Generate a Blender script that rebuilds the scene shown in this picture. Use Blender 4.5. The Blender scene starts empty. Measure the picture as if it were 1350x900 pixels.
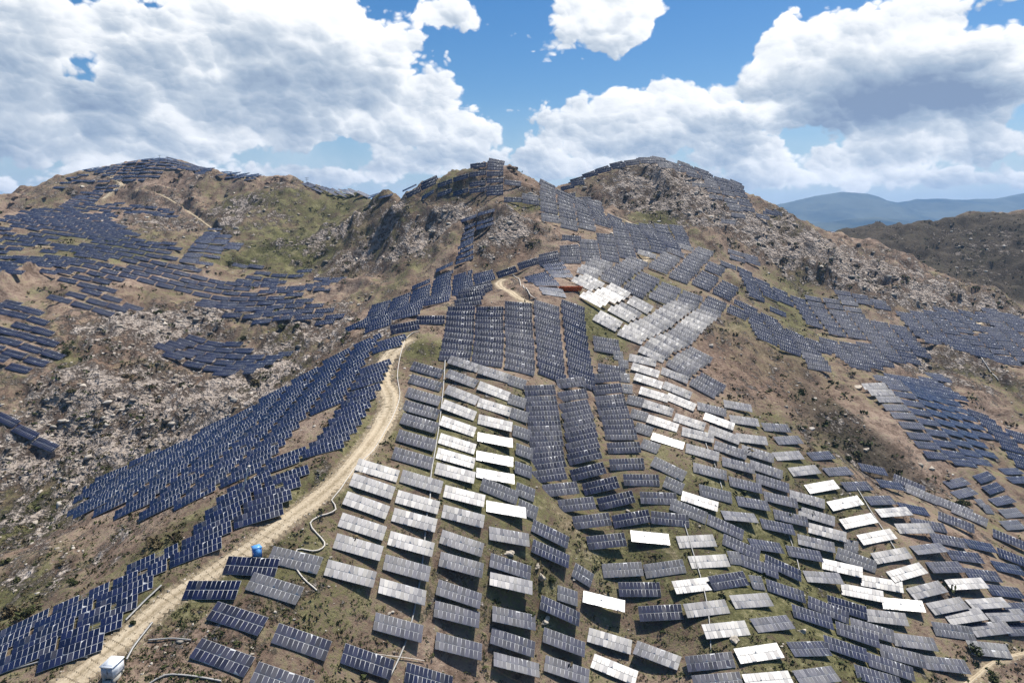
import bpy, math, random
import numpy as np
from mathutils import Vector, Matrix
from mathutils.bvhtree import BVHTree

R = math.radians
rng = np.random.default_rng(11)
random.seed(11)
scene = bpy.context.scene
col = scene.collection

# ------------------------------------------------------------------ camera
CAM_Z = 110.0
PITCH = R(10.1)
cam_d = bpy.data.cameras.new("camera")
cam_d.sensor_width = 36.0
cam_d.lens = 24.0
cam_d.clip_start = 0.5
cam_d.clip_end = 60000
cam = bpy.data.objects.new("camera", cam_d)
col.objects.link(cam)
cam.location = (0, 0, CAM_Z)
cam.rotation_euler = (R(90) - PITCH, 0, 0)
scene.camera = cam

# ------------------------------------------------------------------ view
scene.view_settings.view_transform = 'Standard'
scene.view_settings.look = 'None'
scene.view_settings.exposure = 0.48
scene.view_settings.gamma = 1.0
scene.view_settings.use_curve_mapping = False
scene.render.engine = 'CYCLES'
scene.cycles.max_bounces = 5
scene.cycles.diffuse_bounces = 2
scene.cycles.glossy_bounces = 3
scene.cycles.volume_bounces = 0
scene.cycles.caustics_reflective = False
scene.cycles.caustics_refractive = False
scene.cycles.use_denoising = True

SUN_EL, SUN_AZ = R(62), R(42)      # azimuth measured from +y (away from the camera) towards +x
sun_dir = Vector((math.cos(SUN_EL) * math.sin(SUN_AZ), math.cos(SUN_EL) * math.cos(SUN_AZ), math.sin(SUN_EL)))
sun_d = bpy.data.lights.new("sun", 'SUN')
sun_d.energy = 5.0
sun_d.angle = R(0.5)
sun_d.color = (1.0, 0.95, 0.87)
sun = bpy.data.objects.new("sun", sun_d)
col.objects.link(sun)
sun.location = sun_dir * 400
sun.rotation_euler = sun_dir.to_track_quat('Z', 'Y').to_euler()

CP, SP = math.cos(PITCH), math.sin(PITCH)


def pix_dir(px, py):
    xr, yr = (px - 675.0) / 900.0, -(py - 450.0) / 900.0
    return Vector((xr, CP + yr * SP, -SP + yr * CP))


def P(px, py, d):
    v = pix_dir(px, py) * d
    return (v.x, v.y, v.z + CAM_Z)


def project(p):
    x, y, z = p[0], p[1], p[2] - CAM_Z
    d = y * CP - z * SP
    u = y * SP + z * CP
    return (675 + 900 * x / d, 450 - 900 * u / d, d)


# ------------------------------------------------------------------ node helper
class NT:
    def __init__(self, tree):
        self.t = tree
        self.n = tree.nodes
        self.l = tree.links

    def new(self, typ, **kw):
        n = self.n.new(typ)
        for k, v in kw.items():
            setattr(n, k, v)
        return n

    def put(self, sock, v):
        if v is None:
            return
        if isinstance(v, bpy.types.NodeSocket):
            self.l.new(v, sock)
        else:
            sock.default_value = v

    def math(self, op, a, b=None, c=None, clamp=False):
        n = self.new('ShaderNodeMath', operation=op, use_clamp=clamp)
        self.put(n.inputs[0], a)
        if b is not None:
            self.put(n.inputs[1], b)
        if c is not None:
            self.put(n.inputs[2], c)
        return n.outputs[0]

    def vmath(self, op, a, b=None, scale=None):
        n = self.new('ShaderNodeVectorMath', operation=op)
        self.put(n.inputs[0], a)
        if b is not None:
            self.put(n.inputs[1], b)
        if scale is not None:
            self.put(n.inputs['Scale'], scale)
        return n.outputs['Value'] if op in ('DOT_PRODUCT', 'LENGTH', 'DISTANCE') else n.outputs[0]

    def mix(self, f, a, b, blend='MIX'):
        n = self.new('ShaderNodeMix', data_type='RGBA', blend_type=blend)
        self.put(n.inputs[0], f)
        self.put(n.inputs[6], a)
        self.put(n.inputs[7], b)
        return n.outputs[2]

    def mapr(self, v, a, b, c=0.0, d=1.0, smooth=True):
        n = self.new('ShaderNodeMapRange', interpolation_type='SMOOTHSTEP' if smooth else 'LINEAR')
        self.put(n.inputs[0], v)
        for i, q in enumerate((a, b, c, d)):
            self.put(n.inputs[1 + i], q)
        return n.outputs[0]

    def noise(self, vec, scale, detail=4, rough=0.55, dist=0.0, lac=2.0):
        n = self.new('ShaderNodeTexNoise')
        self.put(n.inputs['Vector'], vec)
        n.inputs['Scale'].default_value = scale
        n.inputs['Detail'].default_value = detail
        n.inputs['Roughness'].default_value = rough
        n.inputs['Lacunarity'].default_value = lac
        n.inputs['Distortion'].default_value = dist
        return n.outputs['Fac']

    def voronoi(self, vec, scale, feature='F1', detail=0, rough=0.5, rand=1.0):
        n = self.new('ShaderNodeTexVoronoi', feature=feature)
        self.put(n.inputs['Vector'], vec)
        n.inputs['Scale'].default_value = scale
        if 'Detail' in n.inputs:
            n.inputs['Detail'].default_value = detail
            n.inputs['Roughness'].default_value = rough
        n.inputs['Randomness'].default_value = rand
        return n

    def ramp(self, f, stops):
        n = self.new('ShaderNodeValToRGB')
        el = n.color_ramp.elements
        while len(el) < len(stops):
            el.new(0.5)
        for e, (p, c) in zip(el, stops):
            e.position = p
            e.color = (*c, 1.0) if len(c) == 3 else c
        self.put(n.inputs[0], f)
        return n.outputs[0]


# ------------------------------------------------------------------ world : Nishita sky with cumulus
world = bpy.data.worlds.new("World")
scene.world = world
world.use_nodes = True
W = NT(world.node_tree)
W.n.clear()
SKY_STRENGTH = 0.066
sky = W.new('ShaderNodeTexSky', sky_type='NISHITA', sun_disc=False, sun_elevation=SUN_EL, sun_rotation=SUN_AZ,
            altitude=400, air_density=1.0, dust_density=0.8, ozone_density=2.2)
gen = W.new('ShaderNodeTexCoord').outputs['Generated']
D0 = W.vmath('NORMALIZE', gen)

# broad cloud banks: (photo x, y, radius x, radius y in photo pixels, weight)
BLOBS = [
    (60, 60, 150, 90, .42), (250, 60, 200, 90, .50), (430, 90, 130, 110, .50), (560, 150, 90, 60, .55), (300, 160, 200, 60, .42), (620, 175, 60, 40, .35),
    (30, 170, 130, 50, .40), (595, 18, 50, 26, .50), (820, 14, 84, 50, .62), (715, 66, 60, 38, .48), (800, 50, 40, 24, .3),
    (1090, 70, 120, 95, .60), (1250, 60, 140, 90, .55), (900, 150, 130, 60, .62), (760, 170, 80, 50, .55), (1060, 120, 130, 60, .3),
    (1280, 130, 130, 40, .40), (1180, 190, 100, 26, .42), (1320, 190, 80, 30, .40), (1000, 215, 90, 20, .28), (560, 215, 120, 18, .30), (200, 200, 140, 26, .30),
    (780, 225, 120, 20, .25), (1200, 235, 180, 18, .28), (415, 240, 60, 16, .28), (10, 245, 50, 14, .3), (130, 228, 160, 18, .28), (500, 232, 160, 18, .34), (960, 240, 160, 16, .30), (1000, 190, 80, 26, .36), (1330, 240, 80, 16, .2), (700, 205, 50, 24, .25), (1200, 110, 90, 50, .3), (330, 20, 200, 40, .2), (60, 130, 60, 40, .15),
    (115, 112, 34, 36, -.62), (205, 8, 22, 14, -.3), (560, 40, 30, 24, -.16), (650, 100, 46, 36, -.25), (920, 64, 50, 34, -.35), (760, 112, 50, 16, -.12),
    (985, 28, 30, 30, -.35), (400, 205, 70, 22, -.45), (350, 85, 40, 12, -.2), (1060, 188, 60, 14, -.25), (285, 98, 26, 8, -.25), (1050, 170, 40, 14, -.25),
]


def wblobs(dvec):
    """sum of the banks, and how high in its bank a direction lies (tops are lit, bases are in shade)"""
    acc, up = None, None
    for (px, py, rx, ry, w) in BLOBS:
        c = pix_dir(px, py).normalized()
        rr = pix_dir(px + rx, py).normalized()
        ru = pix_dir(px, py - ry).normalized()
        sx = 1.0 / max((rr - c).length, 1e-3)
        sz = 1.0 / max((ru - c).length, 1e-3)
        d = W.vmath('SUBTRACT', dvec, tuple(c))
        d = W.vmath('MULTIPLY', d, (sx, sx * .3, sz))
        q = W.vmath('DOT_PRODUCT', d, d)
        e = W.math('MULTIPLY', W.math('EXPONENT', W.math('MULTIPLY', q, -1.0)), w)
        acc = W.math('ADD', e, acc if acc is not None else 0.0)
        if w > 0:
            up = W.math('MULTIPLY_ADD', e, W.vmath('DOT_PRODUCT', d, (.35, 0, .9)), up if up is not None else 0.0)
    return acc, up


VS = W.vmath('MULTIPLY', D0, (1.0, 1.0, 1.35))


def warp(v, scale, amount, detail):
    wn = W.new('ShaderNodeTexNoise')
    W.put(wn.inputs['Vector'], v)
    wn.inputs['Scale'].default_value = scale
    wn.inputs['Detail'].default_value = detail
    return W.vmath('ADD', v, W.vmath('SCALE', W.vmath('SUBTRACT', wn.outputs['Color'], (.5, .5, .5)), scale=amount))


VS = warp(VS, 9.0, .035, 2)
VS = warp(VS, 40.0, .012, 3)
TOSUN = (.42, .0, .90)


def billow(scale, smooth=False):
    """rounded cells: how deep inside a cell, and which side of the cell faces the light"""
    vo = W.voronoi(VS, scale, 'SMOOTH_F1' if smooth else 'F1', detail=0)
    if smooth:
        vo.inputs['Smoothness'].default_value = .55
    face = W.vmath('DOT_PRODUCT', W.vmath('SUBTRACT', VS, vo.outputs['Position']), TOSUN)
    return W.math('SUBTRACT', 1.0, vo.outputs['Distance']), W.math('MULTIPLY', face, scale)


sepD = W.new('ShaderNodeSeparateXYZ')
W.put(sepD.inputs[0], D0)
zel = sepD.outputs[2]
hi = W.mapr(zel, .34, .60)           # above the picture: scattered clouds decided by the noise alone
frontness = W.mapr(sepD.outputs[1], -.1, .4)
bl, upness = wblobs(D0)
bl = W.math('ADD', bl, W.math('MULTIPLY', W.math('MAXIMUM', hi, W.math('SUBTRACT', 1.0, frontness)), .02))
b1, f1 = billow(10.0, True)
b2, f2 = billow(23.0, True)
b3, f3 = billow(52.0, True)
b4, f4 = billow(110.0)
big = W.noise(VS, 5.5, 3, .5)
fine = W.noise(VS, 60.0, 5, .6)
p0 = W.math('MULTIPLY_ADD', b1, .22, W.math('MULTIPLY', big, .44))
p0 = W.math('MULTIPLY_ADD', b2, .16, p0)
p0 = W.math('MULTIPLY_ADD', b3, .09, p0)
p0 = W.math('MULTIPLY_ADD', b4, .05, p0)
d0 = W.math('ADD', W.math('MULTIPLY_ADD', bl, .80, W.math('MULTIPLY', p0, 1.85)), W.math('MULTIPLY', fine, .12))
T0 = 1.215
cov = W.mapr(d0, T0, T0 + .085)
thick = W.mapr(d0, T0 + .10, T0 + .72, smooth=False)
sh = W.math('MULTIPLY_ADD', f1, .34, W.math('MULTIPLY', f2, .26))
sh = W.math('MULTIPLY_ADD', f3, .15, sh)
sh = W.math('MULTIPLY_ADD', f4, .06, sh)
sh = W.math('MULTIPLY', sh, W.mapr(d0, T0, T0 + .75, 1.25, .55))
lit = W.math('ADD', sh, W.math('MULTIPLY_ADD', upness, .62, .72))
lit = W.math('SUBTRACT', lit, W.math('MULTIPLY', thick, .30))
soft = W.noise(VS, 8.0, 4, .55)
lit = W.math('ADD', lit, W.math('MULTIPLY', W.math('SUBTRACT', soft, .5), .85))
for (px, py, rx, ry, w_) in [(1245, 122, 130, 42, .34), (230, 50, 200, 60, .20), (440, 112, 110, 45, .28), (1010, 172, 90, 18, .30), (60, 110, 90, 30, .2), (850, 195, 100, 16, .22), (610, 205, 60, 14, .2)]:
    c_ = pix_dir(px, py).normalized()
    sx_ = 1.0 / (pix_dir(px + rx, py).normalized() - c_).length
    sz_ = 1.0 / (pix_dir(px, py - ry).normalized() - c_).length
    dd_ = W.vmath('MULTIPLY', W.vmath('SUBTRACT', D0, tuple(c_)), (sx_, sx_ * .3, sz_))
    lit = W.math('MULTIPLY_ADD', W.math('EXPONENT', W.math('MULTIPLY', W.vmath('DOT_PRODUCT', dd_, dd_), -1.0)), -w_, lit)
lit = W.math('ADD', lit, W.math('MULTIPLY', W.math('SUBTRACT', fine, .5), .30), clamp=True)
cl_col = W.ramp(lit, [(0.0, (.21, .28, .41)), (.25, (.36, .44, .55)), (.5, (.58, .64, .71)), (.72, (.88, .90, .92)), (1.0, (1.12, 1.12, 1.12))])
cl_rad = W.vmath('SCALE', cl_col, scale=.80 / SKY_STRENGTH)
hs = W.new('ShaderNodeHueSaturation')
W.put(hs.inputs['Color'], sky.outputs[0])
hs.inputs['Saturation'].default_value = 1.45
hs.inputs['Value'].default_value = 1.12
hs.inputs['Hue'].default_value = .502
# thin milky cloud low on the horizon
low = W.math('MULTIPLY', W.math('SUBTRACT', 1.0, W.mapr(W.math('ABSOLUTE', zel), .0, .17)), W.mapr(W.math('ADD', p0, W.math('MULTIPLY', fine, .2)), .30, .70, .62, 1.0))
lowc = W.vmath('SCALE', W.ramp(p0, [(.3, (.40, .56, .72)), (.6, (.66, .77, .86))]), scale=.78 / SKY_STRENGTH)
skyb = W.mix(low, hs.outputs[0], lowc)
skyc = W.mix(cov, skyb, cl_rad)
# unseen glow added round the sun for the panels to mirror (well above the picture)
sd = W.vmath('DOT_PRODUCT', D0, tuple(sun_dir))
sun_glow = W.math('MULTIPLY', W.math('EXPONENT', W.math('MULTIPLY', W.math('SUBTRACT', 1.0, sd), -22.0)), 1.8 / SKY_STRENGTH)
sun_glow = W.math('MULTIPLY', sun_glow, W.mapr(zel, .42, .60))
skyc = W.vmath('ADD', skyc, W.vmath('SCALE', (1.0, .97, .92), scale=sun_glow))
bg = W.new('ShaderNodeBackground')
W.put(bg.inputs[0], skyc)
bg.inputs[1].default_value = SKY_STRENGTH
W.l.new(bg.outputs[0], W.new('ShaderNodeOutputWorld').inputs[0])
try:
    world.cycles.sampling_method = 'MANUAL'
    world.cycles.sample_map_resolution = 1024
except Exception:
    pass

# ------------------------------------------------------------------ terrain control points: photo x, photo y, distance
CPTS = """
292 860 118|395 842 124|480 872 130|590 890 138|720 890 146|312 810 124|430 800 130|523 825 135|600 855 140|670 880 145|450 755 138|535 780 143|600 800 147|670 820 150|740 850 155|800 880 152
475 690 150|550 690 155|610 700 158|672 705 162|735 700 168|670 760 156|760 780 166|790 810 163|865 870 157
497 617 162|542 604 173|550 560 190|560 500 214|560 470 222|600 520 206|600 570 190|600 620 174|650 500 215|650 560 197|650 630 178|690 510 214|688 560 202|690 620 184|690 670 174
715 520 214|717 560 207|720 600 199|722 635 195|740 652 191|760 672 187|780 695 182|800 719 178|823 752 172|843 778 168|871 810 161
780 540 226|795 570 216|815 600 206|827 611 199|845 630 195|868 654 190|890 680 184
640 440 242|600 440 243|575 430 242|690 420 250|740 420 258|740 460 242|700 480 230|780 460 258|790 490 245|600 415 250|690 395 265|740 395 272
100 890 114|160 850 119|230 790 128|300 740 136|390 680 146|450 630 158|490 575 176|512 520 196|505 480 212|530 452 228
20 830 132|75 820 126|0 740 165|60 690 198|0 660 215|130 660 192|190 640 184|150 690 167|130 715 163|310 680 147|350 660 151|250 600 202|400 590 178|330 555 217|400 495 237|430 540 197|470 500 214|450 450 258|520 420 292|600 380 332|680 345 352|200 700 158|260 640 172
660 385 300|700 360 310|740 345 322|760 370 296
800 400 292|800 340 340|850 320 385|900 335 390|870 370 340|880 400 318|920 470 278|850 450 264|870 500 242|900 560 222|960 560 230|920 620 202|1000 600 217|1030 560 240|1039 597 220|1085 640 214|1130 638 211|1115 660 203|1160 657 208|1200 672 205|1130 685 199|1178 680 199|1157 705 194|1205 702 195|1175 729 188|1225 725 188|1290 730 196|1290 790 178|1090 600 228|940 520 250
930 720 178|1000 700 190|1100 700 200|1100 770 186|1250 700 202|1250 800 184|1340 760 197|1000 830 153|1080 880 150|1200 880 160|1340 880 166|930 830 154|940 890 146|1180 655 224|950 770 168|1180 740 203
1000 480 282|960 430 305|1060 500 290|1100 560 250|1200 640 232|1300 700 212|1340 680 232
1180 500 292|1200 540 272|1270 620 250|1300 590 275|1340 560 302|1340 500 360|1280 510 340
960 350 400|1020 380 400|1080 460 342|1180 450 370|1250 430 400|1340 430 412|1060 400 400|1150 420 395
860 212 520|820 218 515|750 245 500|1000 262 500|940 240 510|1060 290 500|1150 330 490|1250 370 480|1350 408 470|900 300 450|960 330 430|1050 340 440|1100 380 420|850 270 470|800 265 450|820 300 425|1200 395 430|1280 412 440|940 290 455
1350 258 800|1280 270 820|1200 285 850|1110 296 900|1250 330 700|1350 340 650|1350 390 600|1180 320 720
650 215 420|600 235 420|560 250 430|520 256 480|545 249 440|575 233 425|622 219 420|672 217 420|692 233 424|700 240 430|715 246 440|735 262 412|760 290 390|780 320 370|700 280 382|650 310 366|600 280 402|660 340 352|620 350 352|500 340 430|440 360 430|400 340 460|560 300 415|500 290 455|690 262 400|640 240 412
370 228 600|450 255 600|300 235 620|210 210 640|100 228 640|40 240 620|0 255 600|250 280 560|350 290 540|420 300 520|150 260 590|100 300 480|0 290 470|0 380 340|100 350 390|200 340 430|260 330 450|300 370 420|200 390 370|100 410 330|0 450 290|300 410 370|400 380 400|380 420 350|280 460 330|350 480 300|200 520 272|100 560 250|0 540 252|0 610 232|250 560 242|450 400 365|150 470 300|60 500 268|330 520 262|410 460 310|490 370 400|550 370 370
"""
pts = []
for tok in CPTS.replace("\n", "|").split("|"):
    tok = tok.split()
    if len(tok) == 3:
        pts.append(P(*[float(t) for t in tok]))
# hidden ground behind the crests and around the picture (world x, y, z)
FLAT = CAM_Z - 95
pts += [(-600, 520, 95), (-500, 800, 60), (-250, 760, 70), (-60, 640, 70), (120, 700, 60), (330, 640, 60), (500, 600, 30), (0, 900, 35), (350, 950, 50), (700, 1000, 60), (-700, 1000, 30), (-350, 330, 62), (-420, 180, 25),
        (-230, 110, 14), (-150, 40, 15), (-60, 40, 22), (-15, 505, 108), (-75, 490, 112), (50, 490, 104), (40, 50, 5), (180, 60, 0), (320, 150, -5), (420, 300, 10), (560, 450, 25), (800, 700, 60), (250, 100, -2)]
pts = np.array(pts)


def tps_fit(p, lam):
    n = len(p)
    xy = p[:, :2] / 100.0
    d2 = ((xy[:, None] - xy[None]) ** 2).sum(-1)
    K = .5 * d2 * np.log(d2 + 1e-9)
    A = np.zeros((n + 3, n + 3))
    A[:n, :n] = K + lam * np.eye(n)
    A[:n, n] = 1
    A[:n, n + 1:] = xy
    A[n, :n] = 1
    A[n + 1:, :n] = xy.T
    b = np.zeros(n + 3)
    b[:n] = p[:, 2]
    return np.linalg.solve(A, b)


TW = tps_fit(pts, 0.02)
TXY = pts[:, :2] / 100.0


def zraw(x, y):
    x = np.asarray(x, dtype=np.float64)
    y = np.asarray(y, dtype=np.float64)
    sh = x.shape
    q = np.stack([x.ravel(), y.ravel()], 1) / 100.0
    out = np.empty(len(q))
    for i in range(0, len(q), 20000):
        c = q[i:i + 20000]
        d2 = ((c[:, None] - TXY[None]) ** 2).sum(-1)
        out[i:i + 20000] = (.5 * d2 * np.log(d2 + 1e-9)) @ TW[:-3] + TW[-3] + c @ TW[-2:]
    return out.reshape(sh)


def zsm(x, y):
    """smooth ground height: the fitted hills, flattening to a plain far away"""
    r = np.hypot(x, y)
    rr = np.minimum(r, 1150.0) / np.maximum(r, 1e-6)
    z = zraw(x * rr, y * rr)
    t = np.clip((r - 800) / 900.0, 0, 1)
    t = t * t * (3 - 2 * t)
    z = np.clip(z, -30, 190)
    return z * (1 - t) + FLAT * t


def hash2(ix, iy, s):
    h = (ix.astype(np.int64) * 374761393 + iy.astype(np.int64) * 668265263 + s * 1442695041) & 0xffffffff
    h = ((h ^ (h >> 13)) * 1274126177) & 0xffffffff
    return ((h ^ (h >> 16)) & 0xffff) / 65535.0


def vnoise(x, y, s):
    ix, iy = np.floor(x), np.floor(y)
    fx, fy = x - ix, y - iy
    fx = fx * fx * fx * (fx * (fx * 6 - 15) + 10)
    fy = fy * fy * fy * (fy * (fy * 6 - 15) + 10)
    a, b = hash2(ix, iy, s), hash2(ix + 1, iy, s)
    c, d = hash2(ix, iy + 1, s), hash2(ix + 1, iy + 1, s)
    return (a + (b - a) * fx) * (1 - fy) + (c + (d - c) * fx) * fy


def fbm(x, y, s, octv=5, gain=.5, ridged=False):
    t, a, tot = 0, 1.0, 0
    for i in range(octv):
        ca, sa = math.cos(i * .7 + .3), math.sin(i * .7 + .3)
        v = vnoise((x * ca - y * sa) * 2 ** i + 17.3 * i, (x * sa + y * ca) * 2 ** i + 9.1 * i, s + i)
        if ridged:
            v = 1 - np.abs(2 * v - 1)
        t = t + a * v
        tot += a
        a *= gain
    return t / tot


# coarse smooth ground for aiming
NX, NY = 260, 300
aa = np.linspace(-R(52), R(52), NX)
rr_ = np.geomspace(50, 1150, NY)
A_, R_ = np.meshgrid(aa, rr_)
X_, Y_ = R_ * np.sin(A_), R_ * np.cos(A_)
Z_ = zsm(X_, Y_)


def grid_faces(nx, ny):
    i = np.arange(ny - 1)[:, None] * nx + np.arange(nx - 1)[None]
    return np.stack([i, i + 1, i + nx + 1, i + nx], -1).reshape(-1, 4)


def mesh_np(name, co, faces):
    me = bpy.data.meshes.new(name)
    n, k = len(co), faces.shape[1]
    me.vertices.add(n)
    me.vertices.foreach_set('co', np.ascontiguousarray(co, dtype=np.float32).ravel())
    me.loops.add(faces.size)
    me.loops.foreach_set('vertex_index', np.ascontiguousarray(faces, dtype=np.int32).ravel())
    me.polygons.add(len(faces))
    me.polygons.foreach_set('loop_start', np.arange(0, faces.size, k, dtype=np.int32))
    me.polygons.foreach_set('loop_total', np.full(len(faces), k, dtype=np.int32))
    me.update(calc_edges=True)
    return me


co_ = np.stack([X_, Y_, Z_], -1).reshape(-1, 3)
bvh_s = BVHTree.FromPolygons(co_.tolist(), grid_faces(NX, NY).tolist())
ORIG = Vector((0, 0, CAM_Z))


def hit_s(px, py):
    h = bvh_s.ray_cast(ORIG, pix_dir(px, py).normalized())
    return h[0]


# ------------------------------------------------------------------ panel fields seen in the photo: name, outline, heading, row pitch, column pitch
FAR = [
    # ridge band running up to the crest
    ('ridge', [(470, 450), (540, 425), (600, 398), (652, 372), (700, 346), (760, 322), (815, 300), (880, 296), (905, 305), (905, 326), (850, 338), (770, 345), (720, 349), (690, 353), (645, 368), (634, 398), (590, 412), (550, 436), (520, 447)], 14, 4.3, 10.4, dict(T=26, look='navy', step=1.5, gapnoise=.05, sheen='dark')),
    ('knoll', [(706, 345), (742, 338), (748, 392), (706, 392)], 10, 5.2, 10.4, dict(T=26, look='navy')),
    ('band', [(470, 440), (475, 415), (520, 390), (560, 372), (610, 360), (660, 352), (640, 372), (560, 405), (510, 432)], 4, 4.6, 10.4, dict(T=30, mixw=.8, look='navy', drop=.02, gapnoise=.08)),
    ('steep', [(562, 370), (600, 340), (612, 285), (655, 275), (648, 295), (622, 332), (605, 358), (600, 372)], 0, 4.4, 10.3, dict(T=27, look='navy')),
    ('saddle', [(655, 268), (697, 252), (725, 243), (755, 246), (760, 262), (778, 262), (820, 300), (790, 312), (738, 318), (728, 300), (690, 285)], 0, 5.4, 10.4, dict(T=32, look='navy', drop=.05, gapnoise=.30, sheen='dark')),
    ('midpeak', [(545, 254), (560, 244), (596, 228), (628, 224), (620, 220), (648, 213), (672, 215), (662, 230), (677, 238), (675, 252), (634, 260), (565, 262)], 0, 4.3, 10.4, dict(T=30, look='navy', mixw=.8, sheen='dark')),
    ('skyleft', [(450, 252), (513, 252), (540, 244), (545, 250), (515, 262), (452, 259)], 0, 5, 10.4, dict(T=27, look='navy')),
    # left hill
    ('lefttop', [(112, 223), (143, 219), (180, 211), (212, 206), (240, 213), (300, 229), (340, 231), (335, 239), (295, 236), (247, 224), (213, 227), (197, 236), (152, 240), (140, 233)], 0, 5.0, 10.4, dict(T=27, look='navy', vis=14)),
    ('leftshoulder', [(85, 272), (118, 250), (136, 240), (157, 240), (153, 247), (127, 264), (95, 275)], 8, 5.0, 10.4, dict(T=27, look='navy', vis=12)),
    ('leftstrips', [(38, 248), (60, 243), (110, 228), (140, 225), (138, 240), (110, 244), (60, 250)], 0, 9, 10.4, dict(T=27, look='navy', drop=.25, vis=12)),
    ('rightstrip', [(392, 238), (430, 250), (455, 257), (450, 262), (410, 252)], -20, 5, 10.4, dict(T=27, look='navy', vis=14)),
    ('upperleft', [(-20, 290), (40, 280), (110, 262), (160, 264), (200, 270), (238, 282), (230, 286), (160, 280), (148, 292), (186, 314), (230, 320), (234, 335), (228, 350), (276, 360), (335, 346), (364, 360), (412, 357), (402, 370), (450, 362), (450, 377), (386, 390), (450, 406), (450, 426), (366, 427), (326, 424), (232, 393),
                    (186, 377), (160, 394), (180, 406), (174, 416), (146, 410), (74, 427), (54, 408), (86, 374), (56, 366), (44, 344), (20, 366), (-20, 380)], -6, 7.7, 10.9, dict(T=31, mixw=.8, look='navy', drop=.04, gapnoise=.2, step=2.0)),
    ('lobe', [(230, 340), (266, 307), (286, 303), (300, 313), (290, 330), (312, 320), (312, 326), (273, 344), (266, 360), (250, 360)], 12, 5.6, 10.4, dict(T=30, look='navy')),
    ('leftlow', [(-20, 390), (0, 392), (40, 405), (73, 420), (80, 476), (60, 488), (-20, 500)], -14, 7.0, 10.8, dict(T=31, mixw=.8, look='navy', gapnoise=.2, drop=.03)),
    ('leftpair', [(-30, 518), (0, 522), (35, 538), (75, 578), (70, 590), (40, 582), (0, 558), (-30, 545)], -24, 9.0, 10.4, dict(T=30, mixw=.8)),
    ('rockpatch', [(212, 464), (238, 434), (262, 440), (334, 454), (356, 466), (388, 472), (384, 478), (330, 488), (296, 500), (286, 498), (248, 480)], -16, 6.2, 10.7, dict(T=31, mixw=.8, drop=.0)),
    # right of the crest
    ('rightcrest', [(738, 345), (770, 338), (830, 322), (905, 322), (930, 330), (956, 368), (980, 408), (992, 425), (945, 415), (880, 400), (840, 388), (800, 372), (770, 362)], -10, 4.9, 10.4, dict(T=25, gapnoise=.24, step=1.5, sheen='mid')),
    ('whitezone', [(765, 360), (800, 374), (870, 392), (905, 402), (942, 418), (940, 442), (905, 450), (925, 470), (938, 495), (950, 530), (936, 520), (900, 500), (868, 470), (826, 460), (810, 440), (790, 425), (762, 408)], -25, 4.4, 10.4, dict(T=26, drop=.05, step=.6, gapnoise=.12, sheen='soft')),
    ('rightmid', [(948, 334), (976, 333), (1034, 356), (1060, 366), (1100, 380), (1166, 397), (1215, 410), (1345, 412), (1360, 478), (1330, 482), (1292, 476), (1240, 458), (1215, 452), (1224, 462), (1205, 480), (1128, 486), (1095, 462), (1085, 440), (1060, 420), (1042, 424), (1012, 400), (985, 392)], -4, 5.0, 10.6, dict(T=25, gapnoise=.22, sheen='mid')),
    ('rightlow', [(985, 400), (1010, 418), (1040, 438), (1085, 456), (1084, 490), (1060, 500), (1052, 472), (1000, 448), (980, 440)], -8, 4.5, 10.4, dict(T=25, gapnoise=.1, sheen='mid')),
    ('rightladder', [(1143, 502), (1205, 494), (1242, 500), (1318, 604), (1252, 622), (1228, 588), (1196, 590), (1156, 514)], 4, 4.6, 10.5, dict(T=25, sheen='pale')),
    ('rightedge', [(1276, 540), (1300, 548), (1360, 585), (1360, 640), (1325, 612)], -8, 5.0, 10.5, dict(T=25, sheen='mid')),
    ('righthill', [(918, 240), (962, 240), (996, 277), (1012, 277), (1030, 284), (955, 296), (966, 276), (942, 266)], 0, 5.6, 10.4, dict(T=30, mixw=.8, look='navy', drop=.05, sheen='dark')),
    ('rightsky', [(756, 242), (790, 226), (820, 215), (862, 209), (900, 218), (950, 237), (978, 246), (972, 250), (930, 242), (880, 222), (850, 218), (800, 228), (765, 246)], 0, 5.6, 10.4, dict(T=30, mixw=.8, look='navy', vis=16, sheen='dark')),
]

NEAR_POLYS = [
    [(480, 460), (535, 440), (600, 405), (760, 398), (820, 470), (1000, 540), (1080, 610), (1200, 650), (1360, 730), (1360, 910), (180, 910), (260, 760), (330, 720), (430, 640), (500, 560)],
    [(-60, 900), (-60, 845), (48, 810), (182, 738), (272, 690), (352, 622), (396, 612), (405, 640), (334, 697), (214, 760), (92, 857)],
    [(104, 668), (230, 582), (330, 536), (432, 470), (520, 440), (500, 466), (478, 560), (404, 606), (236, 690), (124, 736)],
]


def in_poly(poly, X, Y):
    r = np.zeros(X.shape, dtype=bool)
    j = len(poly) - 1
    for i in range(len(poly)):
        xi, yi = poly[i]
        xj, yj = poly[j]
        if yi != yj:
            r ^= ((yi > Y) != (yj > Y)) & (X < (xj - xi) * (Y - yi) / (yj - yi) + xi)
        j = i
    return r


MX, MY = np.meshgrid(np.arange(-60, 1412, 3.0), np.arange(190, 940, 3.0))
FM = np.zeros(MX.shape)
for q_ in [f_[1] for f_ in FAR] + NEAR_POLYS:
    FM = np.maximum(FM, in_poly(q_, MX, MY))
for _ in range(3):
    for ax in (0, 1):
        FM = (np.roll(FM, 1, ax) + FM + np.roll(FM, -1, ax)) / 3


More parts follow.
